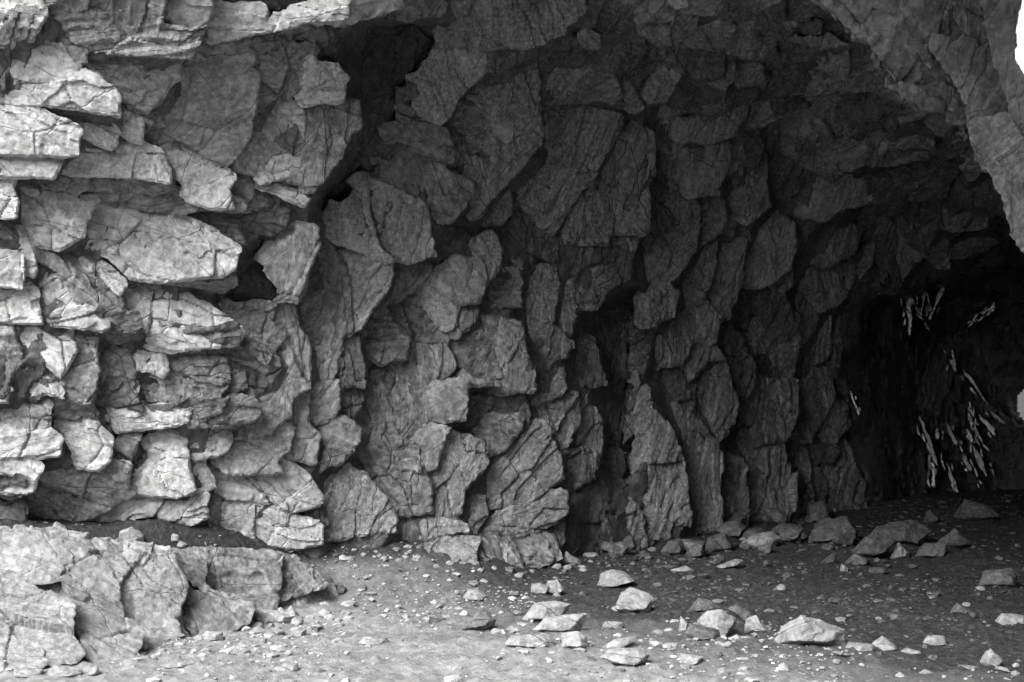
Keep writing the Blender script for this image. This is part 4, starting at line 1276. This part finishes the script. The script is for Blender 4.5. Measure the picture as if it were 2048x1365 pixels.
# added unseen wall right of and behind the viewer, blocking light on that side
gl = resample(np.array([(4.7, 7.7), (6.6, 4.0), (7.2, -1.5), (3.0, -5.0), (-3.2, -6.0), (-3.4, -9.0), (-3.2, -6.01)]), .35)
gl = gl[:int(len(gl) * .52)]
rows = []
for t in np.linspace(0, 1, 26):
    out_ = gl - np.array([1.0, 3.0]); out_ /= np.linalg.norm(out_, axis=1)[:, None]
    q_ = gl + out_ * (t * 2.5)
    rows.append(np.stack([q_[:, 0], q_[:, 1], np.full(len(gl), 7.5 * t - .3)], -1))
light_blocker = ruled("light_blocker_wall", None, rows, M_DARK, 1.6)
tag(light_blocker, "added unseen dark rock wall behind and beside the viewer, blocking light", "cliff", kind="structure")
hx = np.linspace(-160, 160, 60)
rows = [np.stack([hx, -45 - 60 * t + 0 * hx, 7 * math.sin(t * math.pi / 2) - .5 + 0 * hx], -1) for t in np.linspace(0, 1, 14)]
blocking_hill = ruled("blocking_hill", None, rows, M_DARK, 6.0)  # unseen hillside added to keep low skylight out of the cave
tag(blocking_hill, "added unseen hillside behind the viewer, blocking the low sky", "blocking_hill", kind="structure")

# ------------------------------------------------------------------ ground
_wpx = np.array([-400, 0, 300, 450, 650, 850, 1000, 1150, 1400, 1700, 2100, 2400], dtype=float)
_wz = np.array([.65, .62, .58, .48, .28, .28, .12, .03, .05, .08, .05, .05])
_wy = depth(_wpx, np.full(len(_wpx), 1075.0))

def ground_z(x, y):
    x = np.asarray(x, dtype=np.float64); y = np.asarray(y, dtype=np.float64)
    px = CX + F * x / np.maximum(y, 3.0)
    Yw = np.interp(px, _wpx, _wy); hz = np.interp(px, _wpx, _wz)
    d = np.clip(Yw - y, -1.0, 50)
    z = hz * np.clip(1.12 - d / np.interp(px, [600, 850], [.42, .95]), 0, 1.0) ** 1.3
    p = np.stack([x, y, np.zeros_like(x)], -1).reshape(-1, 3)
    near = np.exp(-np.maximum(0, np.hypot(x, y - 10) - 12) / 8)
    n = (fbm(p * .7, 3, 151) * 0.05 + fbm(p * 3.1, 4, 152) * 0.022).reshape(x.shape)
    return z + n * near

def axis(lo, fine_lo, fine_hi, hi, step):
    f = np.arange(fine_lo, fine_hi, step)
    a = fine_lo - np.geomspace(step, fine_lo - lo, 40)[::-1]
    b = fine_hi + np.geomspace(step, hi - fine_hi, 40)
    return np.concatenate([a, f, b])

gx = axis(-600, -3.6, 6.6, 600, 0.026)
gy = axis(-600, 6.4, 17.5, 700, 0.034)
GX, GY = np.meshgrid(gx, gy, indexing='ij')
GZ = ground_z(GX, GY)
gp = np.stack([GX.ravel(), GY.ravel(), GZ.ravel()], -1)
nearm = ((GX > -3.7) & (GX < 6.7) & (GY > 6.3) & (GY < 17.6)).ravel()
fp = gp[nearm]
micro = np.abs(fbm(fp * np.array([9, 9, 1]), 4, 161, gain=.6)) * 0.03 + fbm(fp * np.array([30, 24, 1]), 2, 162) * 0.006
gp[nearm, 2] += micro
idx = np.arange(len(gp)).reshape(GX.shape)
q = np.stack([idx[:-1, :-1], idx[1:, :-1], idx[1:, 1:], idx[:-1, 1:]], -1).reshape(-1, 4)

def ground_material():
    m = bpy.data.materials.new("dusty_cave_floor")
    m.use_nodes = True
    nt = m.node_tree; N = nt.nodes; L = nt.links
    bs = N["Principled BSDF"]
    geo = N.new("ShaderNodeNewGeometry")
    def noise(scale, detail, r=.6, d=0.0):
        n = N.new("ShaderNodeTexNoise"); n.inputs["Scale"].default_value = scale
        n.inputs["Detail"].default_value = detail; n.inputs["Roughness"].default_value = r; n.inputs["Distortion"].default_value = d
        L.new(geo.outputs["Position"], n.inputs["Vector"]); return n.outputs["Fac"]
    def ramp(f, st):
        r = N.new("ShaderNodeValToRGB"); e = r.color_ramp.elements
        while len(e) < len(st): e.new(.5)
        for el, (p, c) in zip(e, st): el.position = p; el.color = (c, c, c, 1)
        L.new(f, r.inputs[0]); return r.outputs[0]
    def mix(f, a, b):
        n = N.new("ShaderNodeMix"); n.data_type = 'RGBA'
        L.new(f, n.inputs[0])
        for k, v in ((6, a), (7, b)):
            if isinstance(v, float): n.inputs[k].default_value = (v, v, v, 1)
            else: L.new(v, n.inputs[k])
        return n.outputs[2]
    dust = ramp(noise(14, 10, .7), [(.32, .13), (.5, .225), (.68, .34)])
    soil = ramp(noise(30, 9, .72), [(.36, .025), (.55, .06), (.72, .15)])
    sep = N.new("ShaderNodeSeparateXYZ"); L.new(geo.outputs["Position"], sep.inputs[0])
    # dark gravelly soil further in, pale dust near the mouth, plus painted shade rightward
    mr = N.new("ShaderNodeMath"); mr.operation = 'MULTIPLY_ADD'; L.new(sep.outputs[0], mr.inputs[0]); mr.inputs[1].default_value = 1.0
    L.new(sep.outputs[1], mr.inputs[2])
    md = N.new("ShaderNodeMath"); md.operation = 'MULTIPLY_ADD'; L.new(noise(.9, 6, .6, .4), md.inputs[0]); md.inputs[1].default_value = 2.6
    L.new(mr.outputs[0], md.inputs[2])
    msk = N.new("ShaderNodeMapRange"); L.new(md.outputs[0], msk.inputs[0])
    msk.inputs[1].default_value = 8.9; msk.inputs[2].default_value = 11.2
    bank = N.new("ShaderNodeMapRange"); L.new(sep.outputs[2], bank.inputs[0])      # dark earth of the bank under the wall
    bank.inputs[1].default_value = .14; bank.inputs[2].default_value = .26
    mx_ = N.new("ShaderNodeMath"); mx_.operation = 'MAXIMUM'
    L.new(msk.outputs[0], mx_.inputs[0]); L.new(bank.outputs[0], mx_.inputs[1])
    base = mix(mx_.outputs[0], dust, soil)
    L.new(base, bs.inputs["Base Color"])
    bs.inputs["Roughness"].default_value = .95
    bs.inputs["Specular IOR Level"].default_value = .15
    b = N.new("ShaderNodeBump"); b.inputs["Strength"].default_value = .7; b.inputs["Distance"].default_value = .03
    L.new(noise(42, 9, .7), b.inputs["Height"]); L.new(b.outputs[0], bs.inputs["Normal"])
    return m

M_GROUND = ground_material()
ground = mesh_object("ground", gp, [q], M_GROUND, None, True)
tag(ground, "dusty cave floor with pale dirt in front, dark gravelly soil and painted-in shade further in", "ground", kind="structure")

def ground_hit(px, py):
    a, b = (px - CX) / F, (CY - py) / F
    ys = np.linspace(5.0, 17.0, 1600)
    g = ground_z(a * ys, ys)
    d = (EYE + b * ys) - g
    k = np.argmax(d < 0.012)
    return ys[k] if d[k] < 0.012 else 15.0

# outcrops standing out of the floor
outcrop = bpy.data.objects.new("rock_outcrop", None); col.objects.link(outcrop)
outcrop.location = (-2.2, 8.2, 0)
outcrop2 = bpy.data.objects.new("rock_outcrop", None); col.objects.link(outcrop2)
outcrop2.location = (0, 10.3, 0)
bpy.context.view_layer.update()
tag(outcrop, "broad sloping pale rock outcrop at the foot of the bright wall", "rock outcrop")
tag(outcrop2, "low dark striped rock ledge sticking out under the middle of the wall", "rock outcrop")
sh1 = Sheet([(-100,1060,7.9),(0,1060,8.0),(0,1340,7.25),(200,1070,8.35),(200,1330,7.35),(330,1330,7.6),(380,1090,8.75),(390,1260,8.3),(500,1100,8.98),(500,1215,8.66),(660,1120,9.5),(660,1190,9.25)])
sh2 = Sheet([(830,1090,10.1),(840,1120,10.0),(930,1160,9.9),(1000,1075,10.5),(1000,1150,10.3),(1120,1070,10.95),(1110,1120,10.75)])
n0_ = set(bpy.data.objects)
for core_, sh_, par_, m_ in (("-140,1040 100,1055 230,1070 340,1095 380,1170 360,1230 370,1270 280,1300 120,1320 -140,1350", sh1, outcrop, M_SHELF),
                         ("330,1095 420,1090 560,1100 640,1130 660,1170 600,1190 500,1215 440,1250 380,1260 350,1200", sh1, outcrop, M_ROCK),
                         ("840,1085 960,1068 1110,1060 1125,1110 1040,1145 950,1165 880,1140", sh2, outcrop2, M_DARK)):
    pl = outline(0, core_); Yh, gxh, gzh = sh_.slopes(*pl.mean(0))
    slab(pl, Yh + .13, gxh * .95, gzh * .95, 'r', m_, par_, "rock_face", k=3.2, thick=.5, grow=0.0); del RASTER[-1]
for o in set(bpy.data.objects) - n0_: o.matrix_parent_inverse = o.parent.matrix_world.inverted()
slabs_local(OUTCROP, outcrop, mats=dict(MATS, p=M_SHELF, d=M_ROCK), sheet=sh1, own_slope=True, k=2.8, name="rock_face", keep=False, thick=.5)
slabs_local(OUTCROP2, outcrop2, sheet=sh2, own_slope=True, k=2.8, name="rock_face", keep=False, thick=.5)
# ------------------------------------------------------------------ loose stones on the floor
import bmesh
_ico = {}
def ico(level):
    if level not in _ico:
        bm = bmesh.new()
        bmesh.ops.create_icosphere(bm, subdivisions=level, radius=1.0)
        bm.verts.ensure_lookup_table()
        v = np.array([x.co[:] for x in bm.verts]); f = np.array([[w.index for w in p.verts] for p in bm.faces])
        bm.free()
        _ico[level] = (v, f)
    return _ico[level]

def star_radius(poly, th):
    """distance from the origin to the outline in each direction"""
    d = np.stack([np.cos(th), np.sin(th)], -1)
    a = poly; b = np.roll(poly, -1, 0); e = b - a
    den = d[:, None, 0] * e[None, :, 1] - d[:, None, 1] * e[None, :, 0]
    den = np.where(np.abs(den) < 1e-9, 1e-9, den)
    t = (a[None, :, 0] * e[None, :, 1] - a[None, :, 1] * e[None, :, 0]) / den
    s = (a[None, :, 0] * d[:, None, 1] - a[None, :, 1] * d[:, None, 0]) / den
    t = np.where((s >= -1e-6) & (s <= 1 + 1e-6) & (t > 0), t, -1)
    return np.maximum(t.max(1), 1e-3)

def stone(px_poly, label, Y=None, mat=None, name="loose_stone", group=None, flat=.8, parent=None):
    _seed[0] += 1
    seed = _seed[0]; rng = random.Random(seed * 13 + 5)
    lo, hi = px_poly.min(0), px_poly.max(0)
    bx = px_poly[px_poly[:, 1] > hi[1] - 6][:, 0].mean()
    if Y is None: Y = ground_hit(bx, hi[1] - 1)
    W = to_world(px_poly, np.full(len(px_poly), Y))[:, [0, 2]]
    c = (W.min(0) + W.max(0)) / 2
    area = abs((W[:, 0] * np.roll(W[:, 1], -1) - np.roll(W[:, 0], -1) * W[:, 1]).sum()) / 2
    T = flat * math.sqrt(area) * rng.uniform(.55, .75)
    big = (hi - lo).max()
    v, f = ico(5 if big > 110 else 4 if big > 30 else 3)
    th = np.arctan2(v[:, 2], v[:, 0])
    rho = star_radius(W - c, th)
    s = np.sqrt(v[:, 0] ** 2 + v[:, 2] ** 2)
    s = np.clip(np.arcsin(np.clip(s, 0, 1)) / (math.pi / 2), 0, 1)
    ip = rho * s
    R = math.sqrt(area) * .6
    X0, Z0 = np.cos(th) * ip, np.sin(th) * ip
    # a broken block: flanks slope in from the outline to one or two flat faces
    rim = np.clip((1 - s) * rng.uniform(1.5, 2.6), 0, 1)
    t1, t2 = rng.uniform(-.5, .5), rng.uniform(-.1, .7)
    face1 = 1 + t1 * X0 / R - t2 * Z0 / R
    face2 = rng.uniform(.9, 1.3) - rng.uniform(-.7, .7) * X0 / R - rng.uniform(.3, 1.1) * Z0 / R
    front = np.minimum(rim * 1.25, np.minimum(face1, face2))
    front = np.clip(front, .04 * rim, 1.6)
    P = np.stack([X0, np.where(v[:, 1] < 0, -T * front, T * .8 * np.sqrt(np.clip(1 - s * s, 0, 1))), Z0], -1)
    Pw = P + np.array([c[0], Y + T * .8, c[1]])
    n = P / (np.linalg.norm(P, axis=1)[:, None] + 1e-6)
    ga = rng.uniform(-.6, .6)
    g = np.stack([P[:, 0] * math.cos(ga) + P[:, 2] * math.sin(ga), -P[:, 0] * math.sin(ga) + P[:, 2] * math.cos(ga) + P[:, 1] * .4], -1)
    amp = min(1.0, R / .16)
    h = fbm(Pw * 11, 4, 211, gain=.55) * .014 * amp + fbm(np.stack([g[:, 0] * 4, g[:, 1] * 34, P[:, 1] * 4], -1), 3, 212) * .008 * amp
    r_, o_, e_ = cells(np.stack([g[:, 0] * 9, g[:, 1] * 14], -1) + seed, 700 + seed)
    h = h + (r_[:, 0] - .5) * .012 * amp
    P = P + n * h[:, None]
    base = np.array([c[0], Y + T * .8, W[:, 1].min()])
    P[:, 2] += c[1] - base[2]
    P[:, 2] = np.maximum(P[:, 2], -.05)
    gz = float(ground_z(base[0], base[1]))
    if abs(base[2] - gz) < .12: base[2] = min(base[2], gz + .012)
    base[2] -= .012 + .04 * R * rng.random()
    o = mesh_object(name, P, [f], mat or M_STONE, parent, True, np.concatenate([g, np.full((len(g), 1), seed * 1.7)], 1))
    o.location = base
    tag(o, label, "stone", group)
    return o

STONES = """
8|p|large pale boulder with dark vertical streaks, the biggest stone lying in the open|680,1060 740,960 840,890 900,920 960,930 1085,980 1085,1040 1040,1070 830,1070
8|n|rounded layered grey stone behind a dark striped slab|270,930 330,880 410,870 480,920 480,960 430,1030 380,1030 260,940
8|d|dark slab with thin pale stripes leaning on a rounded grey stone|190,1000 230,945 380,980 400,1040 250,1045
8|p|pointed stone with pale slanting streaks just left of the biggest boulder|520,1000 530,920 590,900 680,1010
8|d|low dark stone behind the pointed streaked stone|420,860 480,840 560,885 600,940 520,940
8|d|low dark wedge behind the rounded layered stone|200,890 270,810 350,830 400,865 330,880
8|n|thin upright splinter at the left end of the striped slab|155,1000 170,900 210,940 200,990
8|p|small chip beside the foot of the rounded layered stone|440,1020 480,1000 510,1030 470,1040
8|n|flat grey stone directly right of the biggest boulder|1070,1085 1100,1045 1240,1060 1250,1095 1130,1102
8|n|low wedge stone, second in the row right of the biggest boulder|1220,1060 1280,1010 1350,1060 1370,1095 1270,1100
8|n|small oval stone, third in the row right of the biggest boulder|1380,1095 1410,1075 1500,1100 1480,1115 1400,1113
8|n|dull rounded stone behind the row right of the biggest boulder|1500,1055 1530,1010 1620,1015 1640,1060 1560,1070
8|p|small pale pyramid stone near the lower right corner|1820,1160 1850,1100 1880,1080 1950,1150 1920,1185 1850,1185
8|n|flat stone just left of the pale pyramid in the lower right|1680,1198 1700,1165 1810,1180 1830,1203
8|p|little pale pebble cap in front of the flat lower right stone|1470,1215 1510,1190 1560,1210 1550,1225
8|n|small pebble left of the little pale pebble cap at the lower edge|1340,1230 1370,1205 1410,1230 1380,1245
8|n|grey stone cut by the right picture edge, level with the biggest boulder|1900,940 1940,890 2060,900 2080,950 1920,955
8|d|dark blocky stone at the right edge, halfway back on the floor|1820,740 1840,660 1990,640 2030,680 2030,750 1940,750
8|p|pale pyramid stone in front of the dark rubble deep in the cave|1320,595 1370,500 1435,560 1420,590 1350,600
8|n|blocky stone just right of the pale pyramid deep in the cave|1460,580 1520,505 1640,510 1640,590 1560,590
8|d|large flat dark slab lying behind the pale pyramid deep in the cave|1180,500 1260,420 1460,380 1570,440 1500,520 1370,510 1260,510
8|d|dark pointed slab behind the blocky stone deep in the cave|1580,510 1690,430 1790,520 1690,545 1640,540
8|d|dark slanted slab leaning in front of the large flat dark slab|1110,570 1200,470 1370,490 1310,560 1200,595
8|n|broad dark boulder at the foot of the inner wall|880,510 900,430 1020,380 1100,350 1175,440 1140,530 1060,530 950,510
8|n|tall rounded boulder standing at the end of the inner wall|870,400 900,290 950,270 1000,360 960,410
8|p|pale rounded stone at the foot of the inner wall|500,510 560,470 680,440 730,480 690,530 620,550 560,545
8|n|grey lump left of the pale rounded stone under the inner wall|310,530 320,480 420,445 470,530 440,560 330,555
8|n|squarish grey block in the rubble under the inner wall|170,480 230,490 310,500 310,590 220,600 200,540
8|n|sloping grey stone at the left of the rubble under the inner wall|60,560 100,490 170,480 200,540 190,580 90,580
8|p|long low pale stone in front of the rubble under the inner wall|340,640 480,590 520,600 500,625 380,650
8|d|small dark wedge left of the blocky stone deep in the cave|1070,620 1130,560 1220,600 1190,635 1090,635
8|d|dark cube-like stone in front of the broad dark boulder|940,610 1020,550 1030,620 960,625
8|d|flat dark stone in front of the pale pyramid deep in the cave|1200,665 1210,640 1300,640 1310,670 1230,680
8|d|dark peak of rock far back below the wet glinting wall|1500,400 1540,320 1600,380 1570,405
8|d|wide dark mound of rock far back at the right edge|1680,370 1740,265 1900,310 1960,370 1820,390 1700,385
8|n|small grey chip in front of the dark cube-like stone|1040,660 1050,615 1090,640 1090,668
8|n|thin flat stone on the gravel left of the long low pale stone|110,650 200,630 260,655 150,668
8|d|low dark stone halfway back on the right floor|1650,885 1690,830 1790,890 1740,895
6|n|grey stone with a sloping top, farthest left of the floor stones in the middle|790,870 830,810 890,800 950,850 940,878 840,878
6|d|sharp dark pyramid stone in the middle of the floor|770,1060 860,980 920,915 950,930 1000,990 990,1035 900,1055
6|n|big slanted grey stone with layered face, highest on the middle floor|1690,930 1740,830 1790,800 1900,830 1940,870 1900,945 1830,945 1780,955
6|n|dull grey boulder behind the big slanted layered stone|1590,800 1610,720 1680,690 1760,710 1830,760 1700,800
6|p|pale triangular slab on top of the pile in the middle floor|1210,1050 1290,980 1400,960 1540,950 1520,1010 1500,1055 1390,1065
6|p|white-faced blocky stone at the right of the middle pile|1390,1150 1380,1070 1490,1055 1540,1090 1550,1155 1480,1165
6|p|long low pale striped slab at the front of the middle pile|1040,1135 1090,1080 1310,1070 1340,1085 1350,1155 1200,1150
6|p|striped pale slab at the back of the middle pile|1140,1000 1230,900 1350,880 1450,900 1400,970 1280,995
6|n|thin chip left of the middle pile|1050,1048 1080,1020 1180,1040 1150,1058
6|n|tilted flat slab between the middle pile and the biggest boulder|1620,1150 1700,1100 1820,1080 1830,1115 1760,1155 1660,1168
6|n|broad flat slab with a thin shadowed edge, nearest the lower picture edge|1610,1210 1680,1160 1860,1155 1915,1190 1900,1240 1830,1268 1680,1250
6|n|low pale stone alone on the dusty floor left of the dark pyramid|180,1132 220,1090 370,1090 370,1125 280,1137
6|n|flat grey stone right of the white-faced blocky stone|1610,1040 1640,995 1740,1000 1750,1043 1650,1045
6|n|rounded grey stone behind the pile, in front of the striped ledge|1290,810 1300,760 1360,750 1410,820 1370,842 1310,840
6|n|second rounded grey stone behind the pile, left of its twin|1200,830 1210,785 1260,770 1320,800 1300,842 1220,840
6|n|grey spike of stone at the right end of the striped ledge|1390,670 1410,580 1440,610 1500,640 1500,672
6|n|small grey stone on the dirt left of the dark pyramid stone|450,1008 480,970 510,1000 490,1012
6|d|small dark block on the dirt left of the dark pyramid stone|600,1012 610,970 710,980 700,1012
6|d|small dark lump on the dirt bank below the wall|195,825 240,780 250,825
6|d|rounded brown-grey stone half buried in the dirt bank|0,840 0,765 30,730 60,790 40,838
6|d|small round stone right of the half buried one|65,838 85,790 120,800 110,843
6|n|small flat stone in the rubble right of the striped ledge|1700,575 1720,545 1780,560 1750,578
6|n|pale wedge in the rubble right of the striped ledge|1830,620 1860,575 1920,610 1870,632
3|p|big rounded pale stone at the bottom left against the outcrop|120,1230 130,1110 180,1090 250,1100 280,1180 270,1245 230,1262
3|p|pale stone cut by the left picture edge beside the big rounded one|-40,1210 0,1100 40,1110 70,1180 60,1230 0,1225
3|n|small grey stone at the left edge below the big rounded one|-40,1300 0,1230 30,1220 50,1280 0,1305
3|p|long flat white slab at the foot of the outcrop|250,1310 300,1250 460,1280 480,1315 330,1325
3|p|pointed pale chip right of the long flat white slab|500,1310 560,1240 580,1300 530,1323
3|p|flat pale stone below the big rounded stone|60,1320 70,1290 150,1270 240,1280 230,1322 90,1325
3|p|pale broken lump perched on the outcrop's upper rim|660,545 665,500 690,460 760,440 830,490 830,550 760,553
3|n|flat oval stone on the outcrop's upper rim left of the pale lump|500,525 520,490 600,500 630,530 560,545
3|n|squarish stone on the dark soil above the outcrop|970,530 990,480 1040,490 1050,530 1000,535
3|p|small pale shell-like stone on the dark soil above the outcrop|1010,560 1050,520 1095,540 1080,568
3|p|pale ragged stone on top of the white rubble heap|1590,860 1600,810 1680,820 1710,850 1690,875 1620,875
3|p|broad white slab forming the white rubble heap|1460,1000 1500,920 1580,930 1650,940 1740,960 1700,1010 1560,1005
3|p|pale jagged stone at the right of the white rubble heap|1650,960 1700,900 1740,940 1760,1000 1700,1010
3|p|pale angular stone left of the white rubble heap|1150,1105 1200,1050 1300,1060 1300,1105 1200,1115
3|p|small white stone in front of the white rubble heap|1370,1145 1410,1110 1460,1140 1410,1158
3|p|tiny upright white stone beside a dark patch of soil|1510,1142 1515,1090 1560,1090 1555,1142
3|p|smooth pale stone alone on the open floor at the lower left|1590,1285 1650,1240 1740,1240 1750,1285 1680,1293
3|p|long pale flake lying flat below the outcrop|870,1270 960,1240 1040,1210 1150,1230 1140,1262 1000,1275
3|n|small stone on the rim between wall and outcrop|380,505 420,460 470,470 490,510 440,525
3|n|flat wedge under the wall's lowest ledge at the far left|270,480 280,440 320,410 380,450 400,490 300,490
3|p|small blocky stone right of the white rubble heap|1700,1092 1720,1050 1790,1040 1780,1092
3|p|small pale chip on the dirt right of the white rubble heap|1860,1028 1870,1010 1910,1005 1915,1028
3|p|pale chip on the dark soil under the wall, right of the shell-like stone|1180,555 1185,535 1200,525 1215,555
3|d|rounded dark stone at the right end of the outcrop|1960,830 1970,790 2000,780 2030,800 2020,840 1980,845
0|p|flat pale flake on the dusty floor in front of the outcrop|430,1300 470,1288 500,1296 490,1306 450,1308
0|n|grey chip at the bottom edge below the biggest boulder|1340,1320 1370,1305 1410,1312 1400,1326 1360,1328
"""
STONE_MATS = {'p': rock_material("pale_stone", 0.2, 0.31, 0.44, pale=0.5, stain=0.2), 'n': M_STONE, 'd': M_DARK}
for line in STONES.strip().splitlines():
    w, k, label, pts = line.split('|')
    pl = outline(int(w), pts); cc = pl.mean(0)
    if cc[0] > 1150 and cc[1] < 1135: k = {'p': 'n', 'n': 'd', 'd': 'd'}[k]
    stone(pl, label, mat=STONE_MATS[k])

# blocks heaped along the foot of the inner wall
rng = random.Random(31)
heap = []
for k in range(34):
    px = rng.uniform(1130, 1720)
    py = np.interp(px, [1130, 1400, 1720], [1118, 1112, 1070]) - rng.uniform(0, 44) * (.4 if px < 1250 else 1)
    s = rng.uniform(14, 34)
    nv_ = rng.choice((5, 6, 6)); t0 = rng.random() * 6; el = rng.uniform(.45, .8); sl = rng.uniform(-.3, .3)
    pts = np.array([(px + s * rng.uniform(.75, 1.25) * math.cos(t0 + j / nv_ * 6.283), -s * el * rng.uniform(.75, 1.25) * math.sin(t0 + j / nv_ * 6.283)) for j in range(nv_)])
    pts[:, 1] += sl * (pts[:, 0] - px) + py
    pts[:, 1] -= pts[:, 1].max() - py
    heap.append((pts[:, 0].mean(), pts))
ORD = "first second third fourth fifth sixth seventh eighth ninth tenth eleventh twelfth thirteenth fourteenth fifteenth sixteenth seventeenth eighteenth nineteenth twentieth".split()
ORD += ["twenty-" + o_ for o_ in ORD[:9]] + ["thirtieth"] + ["thirty-" + o_ for o_ in ORD[:9]]
for k, (px, pts) in enumerate(sorted(heap, key=lambda t: t[0])):
    stone(pts, "dark angular block in the rubble under the inner wall, %s from the left" % ORD[k], mat=M_DARK, name="rubble_block", group="rubble blocks under the inner wall", flat=1.0)

# small countable chips, all alike
rng = random.Random(77)
for k in range(145):
    for _ in range(60):
        py = 1085 + 280 * rng.random() ** .8
        px = rng.uniform(380, 2040)
        if k < 26: px, py = rng.uniform(380, 700), rng.uniform(1200, 1310)
        elif k >= 110:
            px = rng.uniform(640, 1180); py = np.interp(px, [640, 820, 960, 1180], [1118, 1112, 1150, 1135]) + rng.gauss(0, 14)
            break
        elif k < 60: px, py = rng.uniform(1120, 1750), rng.uniform(1068, 1130)
        lim = np.interp(px, [380, 560, 900, 1150], [1265, 1215, 1160, 1120])
        if py > lim or px > 1120: break
    s = rng.uniform(5, 12) if k >= 60 else rng.uniform(6, 17)
    nv_ = rng.choice((5, 6, 7)); t0 = rng.random() * 6
    el = rng.uniform(.45, .75)
    pts = np.array([(px + s * rng.uniform(.8, 1.2) * math.cos(t0 + j / nv_ * 6.283), py - s * el * (1 + rng.uniform(.8, 1.2) * math.sin(t0 + j / nv_ * 6.283))) for j in range(nv_)])
    pts[:, 1] -= pts[:, 1].max() - py
    if k < 26: lab, grp = "small pale stone chip lying in the rubble at the foot of the pale outcrop", "stone chips by the pale outcrop"
    elif k < 60: lab, grp = "small dull stone chip in the rubble band under the dark inner wall", "stone chips under the inner wall"
    elif k >= 110: lab, grp = "small angular stone chip along the foot of the middle wall", "stone chips at the foot of the middle wall"
    else: lab, grp = "small angular stone chip scattered over the open cave floor", "stone chips on the open floor"
    stone(pts, lab, mat=STONE_MATS[rng.choice('ppn' if k < 26 else 'ddn' if k < 60 else ('nndp' if px < 1200 else 'ddn'))], name="stone_chip", group=grp)

# gravel: far too many to count
def gravel(n, seed):
    r = np.random.default_rng(seed)
    v, f = ico(1)
    Y = r.uniform(6.6, 16.5, n * 3); px = r.uniform(-60, 2120, n * 3)
    x = (px - CX) / F * Y
    Yw = np.interp(px, _wpx, _wy)
    dens = fbm(np.stack([x * 1.1, Y * 1.1, np.zeros_like(x)], -1), 3, 301) + .5
    dens = np.clip(dens, .05, 1) * np.where(Yw - Y < 1.5, 1.0, .55)
    dens *= np.interp(px * .55 + 60 * Y, [300, 900, 1500], [.55, .8, 1.0])
    keep = (Y < Yw + .05) & (r.random(n * 3) < dens)
    x, Y = x[keep][:n], Y[keep][:n]
    m = len(x)
    size = .0045 * (1 - r.random(m)) ** (-.5)
    size = np.clip(size, .0045, .028)
    z = ground_z(x, Y)
    p2 = np.stack([x, Y, z], -1)
    z = z + np.abs(fbm(p2 * np.array([9, 9, 1]), 4, 161, gain=.6)) * 0.03
    base = v[None] * (1 + r.normal(0, .22, (m, len(v), 1)))
    base = base * size[:, None, None] * np.stack([r.uniform(.8, 1.6, m), r.uniform(.8, 1.5, m), r.uniform(.4, .8, m)], -1)[:, None]
    a = r.uniform(0, 6.283, m); ca, sa = np.cos(a), np.sin(a)
    bx = base[..., 0] * ca[:, None] - base[..., 1] * sa[:, None]
    by = base[..., 0] * sa[:, None] + base[..., 1] * ca[:, None]
    V = np.stack([bx + x[:, None], by + Y[:, None], base[..., 2] + z[:, None] + size[:, None] * .25], -1).reshape(-1, 3)
    Fa = (f[None] + (np.arange(m) * len(v))[:, None, None]).reshape(-1, 3)
    g = np.repeat(np.stack([r.uniform(0, 50, m), r.uniform(0, 50, m), r.uniform(0, 50, m)], -1), len(v), axis=0)
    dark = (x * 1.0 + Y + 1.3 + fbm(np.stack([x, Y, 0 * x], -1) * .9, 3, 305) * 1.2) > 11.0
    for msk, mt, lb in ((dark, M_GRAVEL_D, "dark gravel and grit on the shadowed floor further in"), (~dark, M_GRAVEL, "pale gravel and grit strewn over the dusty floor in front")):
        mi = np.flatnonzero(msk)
        sel = (mi[:, None] * len(v) + np.arange(len(v))).ravel()
        fs = (f[None] + (np.arange(len(mi)) * len(v))[:, None, None]).reshape(-1, 3)
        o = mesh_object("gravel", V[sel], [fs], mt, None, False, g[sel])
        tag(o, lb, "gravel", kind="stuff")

def gravel_material(stops):
    m = bpy.data.materials.new("gravel"); m.use_nodes = True
    N = m.node_tree.nodes; L = m.node_tree.links; bs = N["Principled BSDF"]
    a = N.new("ShaderNodeAttribute"); a.attribute_name = "grain"
    w = N.new("ShaderNodeTexWhiteNoise"); w.noise_dimensions = '3D'
    L.new(a.outputs["Vector"], w.inputs["Vector"])
    r = N.new("ShaderNodeValToRGB"); e = r.color_ramp.elements
    for p, c in stops:
        el = e[0] if p == 0 else e[1] if p == 1.0 else e.new(p)
        el.position = p; el.color = (c, c, c, 1)
    L.new(w.outputs["Value"], r.inputs[0]); L.new(r.outputs[0], bs.inputs["Base Color"])
    bs.inputs["Roughness"].default_value = .9
    return m
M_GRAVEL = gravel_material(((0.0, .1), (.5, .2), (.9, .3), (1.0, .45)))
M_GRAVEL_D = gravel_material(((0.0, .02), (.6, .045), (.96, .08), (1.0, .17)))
gravel(14000, 5)
